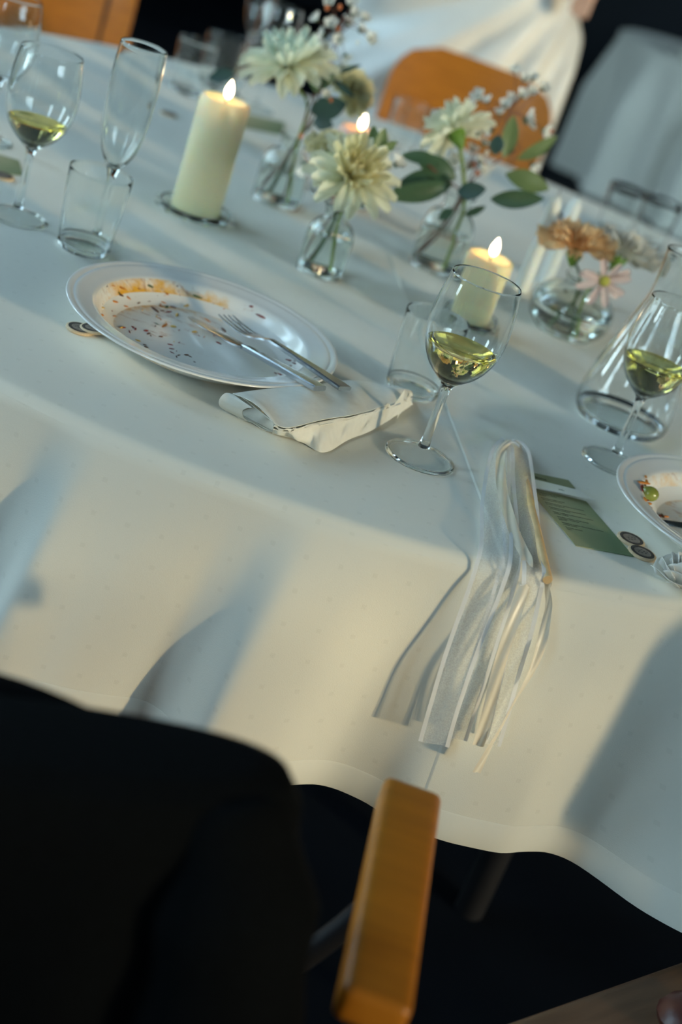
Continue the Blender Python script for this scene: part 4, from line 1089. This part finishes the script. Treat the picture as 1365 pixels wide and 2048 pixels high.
w1 = inside(V1, .004, .018, .012)
waxflower('wax flower sprig rising above the tallest chrysanthemum', w1, [w1, inside(V1, .006, .008, .06), inside(V1, .008, .004, .10), atY(640, 170, 2.08), atY(670, 90, 2.09), atY(688, 30, 2.1)],
          Bp([(662, 6, .008), (704, 12, .009), (706, 30, .008), (634, 40, .008), (664, 52, .009), (696, 48, .009), (720, 62, .009), (738, 78, .009), (655, 95, .010), (678, 80, .008), (640, 118, .010), (690, 110, .008), (662, 152, .009), (648, 70, .008), (728, 40, .008), (682, 132, .008)], 2.08),
          Bd([(655, 15, .004, 1), (680, 14, .004, 1), (676, 58, .004, 1), (643, 134, .004, 1), (660, 133, .004, 1), (644, 163, .005, 1), (715, 85, .003, 0)], 2.07))
w1b = inside(V1, -.022, -.006, .012)
waxflower('thin brown wax flower twigs crossing inside the back bud vase', w1b, [w1b, inside(V1, -.008, .0, .06), inside(V1, .004, .004, .10), atY(618, 210, 2.05), atY(632, 185, 2.05)],
          Bp([(652, 190, .006), (610, 330, .012)], 2.03), Bd([(602, 272, .004, 1), (662, 200, .003, 1)], 2.03))
w3 = inside(V3, -.028, -.004, .012)
waxflower('wax flower sprig standing above the white dress side of the eucalyptus vase', w3, [w3, inside(V3, -.008, .0, .06), inside(V3, .004, .0, .112), atY(955, 330, 2.05), atY(1005, 260, 2.08), atY(1030, 200, 2.09)],
          Bp([(1030, 142, .007), (1048, 160, .007), (1066, 158, .007), (1085, 178, .008), (1022, 200, .008), (1044, 192, .008), (1062, 186, .007), (1012, 212, .008), (1052, 241, .013), (1088, 262, .010), (960, 196, .010), (948, 210, .009), (975, 205, .008), (880, 236, .010), (872, 246, .008), (968, 250, .008), (985, 262, .008), (1065, 330, .010), (1000, 228, .007), (940, 240, .008)], 2.07),
          Bd([(1104, 262, .003, 1), (974, 305, .004, 0), (970, 328, .003, 1), (948, 330, .004, 1), (1030, 140, .003, 0), (955, 345, .004, 1), (985, 335, .004, 0)], 2.05))
w3b = inside(V3, -.030, .010, .012)
waxflower('small wax flower cluster low in the eucalyptus vase', w3b, [w3b, inside(V3, -.010, .008, .06), inside(V3, .0, .004, .112), atY(930, 345, 2.02), atY(950, 320, 2.02)],
          Bp([(958, 325, .008), (965, 342, .008), (940, 335, .007), (912, 325, .010), (905, 340, .010), (945, 300, .008), (968, 290, .008), (955, 268, .008)], 2.02), Bd([(862, 275, .004, 0)], 2.0))
w2 = inside(V2, -.012, .012, .010)
waxflower('small wax flower twig right of the cream chrysanthemum', w2, [w2, inside(V2, -.004, .006, .05), inside(V2, .002, .004, .09), atY(740, 360, 1.83), atY(775, 320, 1.84)],
          Bp([(775, 292, .009), (792, 330, .010), (768, 280, .007)], 1.84), Bd([(760, 262, .004, 0)], 1.84))

# ================================================================== CHAIRS
def bent_panel(w, h, t, bow, lean=.0, corner=.05, nx=18, nz_=12, flip=1):
    """rounded, bowed plywood back; origin at its lower edge, faces +y"""
    def pt(u, v, s):
        x = (u - .5) * w; z = v * h
        # rounded top corners
        cx = w / 2 - corner
        if z > h - corner and abs(x) > cx:
            pass
        y = -bow * (1 - (2 * u - 1) ** 2) - lean * v + s
        return Vector((x, y, z))
    rows = []
    outl = []
    for j in range(nz_ + 1):
        v = j / nz_; z = v * h
        hw = w / 2
        if z > h - corner: hw = w / 2 - corner + math.sqrt(max(corner ** 2 - (z - (h - corner)) ** 2, 0))
        if z < corner * .6: hw = w / 2 - corner * .6 + math.sqrt(max((corner * .6) ** 2 - (corner * .6 - z) ** 2, 0))
        row = []
        for i in range(nx + 1):
            x = (i / nx * 2 - 1) * hw; y = -bow * (1 - (2 * x / w) ** 2) - lean * v
            row.append(Vector((x, y, z)))
        rows.append(row)
    return thicken(grid(rows), t)
def wood_chair(name, label, loc, rotz, arms=False, group=None, m=None, back_w=.42, back_h=.24, top=.84, lean=.05, corner=.05):
    m = m or MWOOD
    t = thing(name, label, 'chair', loc, rotz, group)
    obj('seat', mesh('seat', *rbox(.44, .42, .018, .008, 3, (0, 0, .445))), m, t)
    obj('backrest', mesh('backrest', *bent_panel(back_w, back_h, .014, .03 if lean > .03 else   .015, lean, corner)), m, t, (0, -.20, top - back_h))
    for sx in (-1, 1):
        obj('leg', mesh('leg', *tube([(sx * .20, .19, 0), (sx * .19, .17, .436)], [.012, .014], 12)), MSTEELD, t)
        obj('leg', mesh('leg', *tube(spts([(sx * .21, -.26, 0), (sx * .19, -.20, .44), (sx * .15, -.205 - lean * .2, top - back_h + .02), (sx * .15, -.205 - lean * .8, top - .10)], 5), .011, 12)), MSTEELD, t)
        if arms:
            ar = obj('armrest', mesh('armrest', *rbox(.045, .226, .028, .008, 3, (0, 0, 0))), m, t, (sx * ARMX, ARMY, ARMZ))
            obj('arm_post', mesh('arm_post', *tube([(sx * ARMX * .0, 0, 0), (0, 0, 0)], .001, 4)) if False else mesh('arm_post', *tube(spts([(0, -.105, -.014), (0, -.105, -.08), (-sx * (ARMX - .215), -.09, -.215)], 5), .010, 10)), MSTEELD, ar)
            obj('arm_post', mesh('arm_post', *tube(spts([(0, .08, -.014), (0, .08, -.08), (-sx * (ARMX - .215), .07, -.215)], 5), .010, 10)), MSTEELD, ar)
    return t
ARMX, ARMY, ARMZ = .284, -.077, .669
jx, jy = -.165, .84
wood_chair('armchair', 'wooden armchair under the black jacket with its right armrest showing', (jx, jy, 0), 0, True, back_w=.36, back_h=.20, top=.755, lean=.02)
wood_chair('dining_chair', 'orange bent wood chair facing the table in front of the white gown', (-.045, 3.38, 0), PI, False, 'orange chairs across the table', top=.85, back_h=.30, corner=.10)
wood_chair('dining_chair', 'orange bent wood chair at the far left table edge', (-.99, 3.10, 0), PI + .25, False, 'orange chairs across the table', top=.88, back_h=.34)
seat2 = wood_chair('side_chair', 'brown wooden side chair pulled up under the cloth at lower right', (.527, .864, 0), math.radians(133.4), False, None, MWOODD)
pv = blob(.05, 1.0, .7, .42, 8, 18)
tag(obj('leather_pouch', mesh('leather_pouch', *pv), MPOUCH, None, (0.453, 0.984, .454 + .021)), 'dark red brown leather pouch on the brown chair seat', 'pouch')

# ================================================================== JACKET
def jacket():
    t = thing('suit_jacket', 'black suit jacket hung over the back of the armchair', 'jacket', (jx - .005, jy - .218, 0), math.radians(7))
    levels = [(.836, .150, .016), (.834, .178, .030), (.826, .195, .042), (.808, .207, .050), (.775, .214, .056), (.70, .218, .062), (.58, .222, .066), (.45, .225, .070), (.34, .23, .074), (.325, .225, .068)]
    def ring(z, rx, ry, n=72, off=0.0):
        r = []
        for k in range(n):
            a = 2 * PI * k / n; c, s_ = math.cos(a), math.sin(a)
            x = rx * math.copysign(abs(c) ** .55, c); y = ry * math.copysign(abs(s_) ** .8, s_)
            f = min(max((.83 - z) / .3, 0), 1)
            y += .012 * f * math.sin(x * 42 + z * 9) + .007 * f * math.sin(x * 80 - z * 14)
            r.append(Vector((x, y, z - .012 + .17 * (x - .2))))
        return r
    rows = [ring(*l) for l in levels]
    fine = []
    for i in range(len(rows) - 1):
        for j in range(4): fine.append([a.lerp(b, j / 4) for a, b in zip(rows[i], rows[i + 1])])
    fine.append(rows[-1])
    fine = [r + [r[0]] for r in fine]
    V, F = grid(fine); n = len(fine[0])
    F.append(tuple(range(n - 2, -1, -1)))
    obj('jacket_body', mesh('jacket_body', V, F, sharp=0), MJACK, t)
    for sx in (-1, 1):
        pts = spts([(sx * .165, -.005, .795), (sx * .185, -.03, .745), (sx * .20, -.045, .65), (sx * .208, -.045, .52), (sx * .21, -.03, .40), (sx * .205, -.02, .30)], 6)
        rad = np.interp(np.linspace(0, 1, len(pts)), [0, .2, .5, .8, 1], [.03, .046, .05, .048, .045])
        V, F = tube(pts, [r * (1 + .05 * math.sin(i * 1.3)) for i, r in enumerate(rad)], 20)
        obj('sleeve', mesh('sleeve', V, F, sharp=60), MJACK, t)
    col = [[Vector((.09 * u, .03 + .012 * math.cos(u * 2) + .01 * v, 0.786 + .0153 * u + .006 * math.sin(v * PI * .8) - .01 * abs(u) ** 2)) for u in np.linspace(-1, 1, 15)] for v in np.linspace(-1, 1, 7)]
    obj('collar', mesh('collar', *thicken(grid(col), .004), sharp=0), MJACK, t)
    return t
jacket()

# ================================================================== PERSON IN THE WHITE GOWN
def person():
    px, py = -.128, 4.06
    t = thing('person', 'person standing in a white satin gown behind the orange chair', 'person', (px, py, 0), 0)
    # body: torso, neck and head as one surface with arms grown by a skin modifier
    J = [((0, 0, .98), .125), ((0, .005, 1.12), .112), ((0, .005, 1.28), .125), ((0, .0, 1.40), .085), ((0, -.005, 1.48), .046), ((0, -.015, 1.545), .048), ((0, -.02, 1.62), .082), ((0, -.01, 1.70), .070),
         ((.155, 0, 1.385), .052), ((.265, -.005, 1.25), .040), ((.285, -.10, 1.13), .032), ((.275, -.15, 1.09), .025), ((.265, -.175, 1.075), .030),
         ((-.155, 0, 1.385), .052), ((-.27, .0, 1.25), .040), ((-.29, -.10, 1.15), .032), ((-.27, -.16, 1.12), .024), ((-.25, -.18, 1.11), .029),
         ((.09, 0, .9), .09), ((.095, 0, .5), .062), ((.095, .01, .1), .042), ((.095, -.08, .04), .036), ((-.09, 0, .9), .09), ((-.095, 0, .5), .062), ((-.095, .01, .1), .042), ((-.095, -.08, .04), .036)]
    E = [(0, 1), (1, 2), (2, 3), (3, 4), (4, 5), (5, 6), (6, 7), (2, 8), (8, 9), (9, 10), (10, 11), (11, 12), (2, 13), (13, 14), (14, 15), (15, 16), (16, 17), (0, 18), (18, 19), (19, 20), (20, 21), (0, 22), (22, 23), (23, 24), (24, 25)]
    V = [j[0] for j in J]; Rr = [j[1] for j in J]
    def fingers(wr, out):
        w_ = Vector(V[wr])
        for k in range(5):
            if k < 4: b = w_ + Vector((out * (-.018 + .012 * k), -.012, -.020)); L = (.045, .052, .055, .048)[k]; d = Vector((out * .006 * (k - 1.5), -.004, -1)).normalized()
            else: b = w_ + Vector((-out * .026, -.012, -.002)); L = .042; d = Vector((-out * .5, -.35, -.75)).normalized()
            prev = wr
            for q, rr in ((0, .0095), (.5, .0085), (1, .007)):
                V.append(tuple(b + d * L * q + Vector((0, -.008 * q * q + .004, 0)))); Rr.append(rr); E.append((prev, len(V) - 1)); prev = len(V) - 1
    fingers(12, 1); fingers(17, -1)
    me = bpy.data.meshes.new('person_body'); me.from_pydata(V, E, []); me.update()
    bo = obj('body', me, MSKIN, t)
    md = bo.modifiers.new('skin', 'SKIN'); bo.modifiers.new('sub', 'SUBSURF').levels = 2; bo.modifiers['sub'].render_levels = 2
    md.use_smooth_shade = True
    sv = me.skin_vertices[0].data
    for i, r in enumerate(Rr): sv[i].radius = (r, r)
    sv[0].use_root = True
    # face
    for sx in (-1, 1):
        obj('eye', mesh('eye', *blob(.010, 1, .6, .6, 6, 10)), MWICK, t, (sx * .03, -.098, 1.63))
        obj('ear', mesh('ear', *blob(.022, .4, .8, 1.2, 6, 10)), MSKIN, t, (sx * .083, -.01, 1.615))
    obj('nose', mesh('nose', *blob(.016, .7, 1, 1.4, 6, 10)), MSKIN, t, (0, -.105, 1.605))
    obj('mouth', mesh('mouth', *blob(.02, 1.1, .4, .35, 6, 10)), MPOUCH, t, (0, -.09, 1.565))
    hp = blob(.102, .98, 1.05, 1.05, 10, 18)
    obj('hair', mesh('hair', *hp), MHAIR, t, (0, .022, 1.672))
    # gown: bodice and skirt; the drapery gathers at the hip where the hand holds it
    lev = [(1.335, .138, .108), (1.26, .138, .118), (1.20, .145, .120), (1.14, .19, .145), (1.08, .235, .165), (1.0, .275, .185), (.88, .312, .20), (.72, .33, .23), (.50, .345, .27), (.25, .38, .31), (.02, .42, .35)]
    zs = [l[0] for l in lev][::-1]; rxs = [l[1] for l in lev][::-1]; rys = [l[2] for l in lev][::-1]
    rows = []; n = 144
    for z in np.linspace(1.335, .02, 72):
        rx, ry = np.interp(z, zs, rxs), np.interp(z, zs, rys); row = []
        f = min(max((1.16 - z) / .3, 0), 1)
        for k in range(n + 1):
            a = 2 * PI * k / n
            # pleats fan out from the hip on the right
            g = math.atan2(max(1.16 - z, .01), .30 - rx * math.cos(a))
            fold = .016 * f * math.sin(g * 22 + math.sin(a) * 2) + .008 * f * math.sin(g * 41 + 1)
            row.append(Vector(((rx + fold) * math.cos(a), (ry + fold * 1.3) * math.sin(a), z)))
        rows.append(row)
    obj('gown', mesh('gown', *grid(rows), sharp=0), MGOWN, t)
    for sx in (-1, 1):
        obj('gown_strap', mesh('gown_strap', *tube(spts([(sx * .09, -.10, 1.32), (sx * .10, -.04, 1.42), (sx * .09, .06, 1.40), (sx * .08, .10, 1.32)], 5), .008, 8)), MGOWN, t)
    return t
person()

# ================================================================== SECOND TABLE
T2 = Vector((1.40, 7.75, 0)); R2 = .88
t2 = thing('round_table', 'far round table under a floor length pale cloth', 'table', T2)
obj('tabletop', mesh('tabletop2', *lathe([(0, H - .03), (R2 - .02, H - .03), (R2 - .02, H - .004), (0, H - .004)], 64)), MWOODD, t2)
obj('pedestal', mesh('pedestal', *lathe([(0, 0), (.30, 0), (.30, .03), (.05, .06), (.05, H - .03), (0, H - .03)], 24)), MSTEELD, t2)
def skirt_fn(a, s): return .012 + (.055 * math.sin(a * 13) + .035 * math.sin(a * 29 + 1.3)) * min(s / .3, 1) + .03 * s
V, F, UV = build_cloth(T2.x, T2.y, R2, .725, skirt_fn)
me = mesh('tablecloth_far', V, F, sharp=0); uvl = me.uv_layers.new(name='UVMap')
lv = np.empty(len(me.loops), dtype=np.int32); me.loops.foreach_get('vertex_index', lv)
uvl.data.foreach_set('uv', np.array(UV, dtype=np.float32)[lv].ravel())
tag(obj('tablecloth', me, MCLOTH), 'floor length pleated cloth on the far table at upper right', 'tablecloth')
for k, (dx, dy) in enumerate(((-.52, -.38), (-.25, -.62))):
    pf = thing('dinner_plate', ('blurred plate on the far table nearest the dark gap', 'blurred plate on the far table at the right edge')[k], 'plate', (T2.x + dx, T2.y + dy, H), 0, 'plates on the far table')
    o = sprof(PL_OUT, 2); o[0] = (0, .003); wv = sprof(PL_RIM + PL_WELL[1:], 2); wv[-1] = (0, .006)
    obj('plate_body', mesh('plate_body', *lathe(o + wv[1:], 48), sharp=0), MPORC, pf)
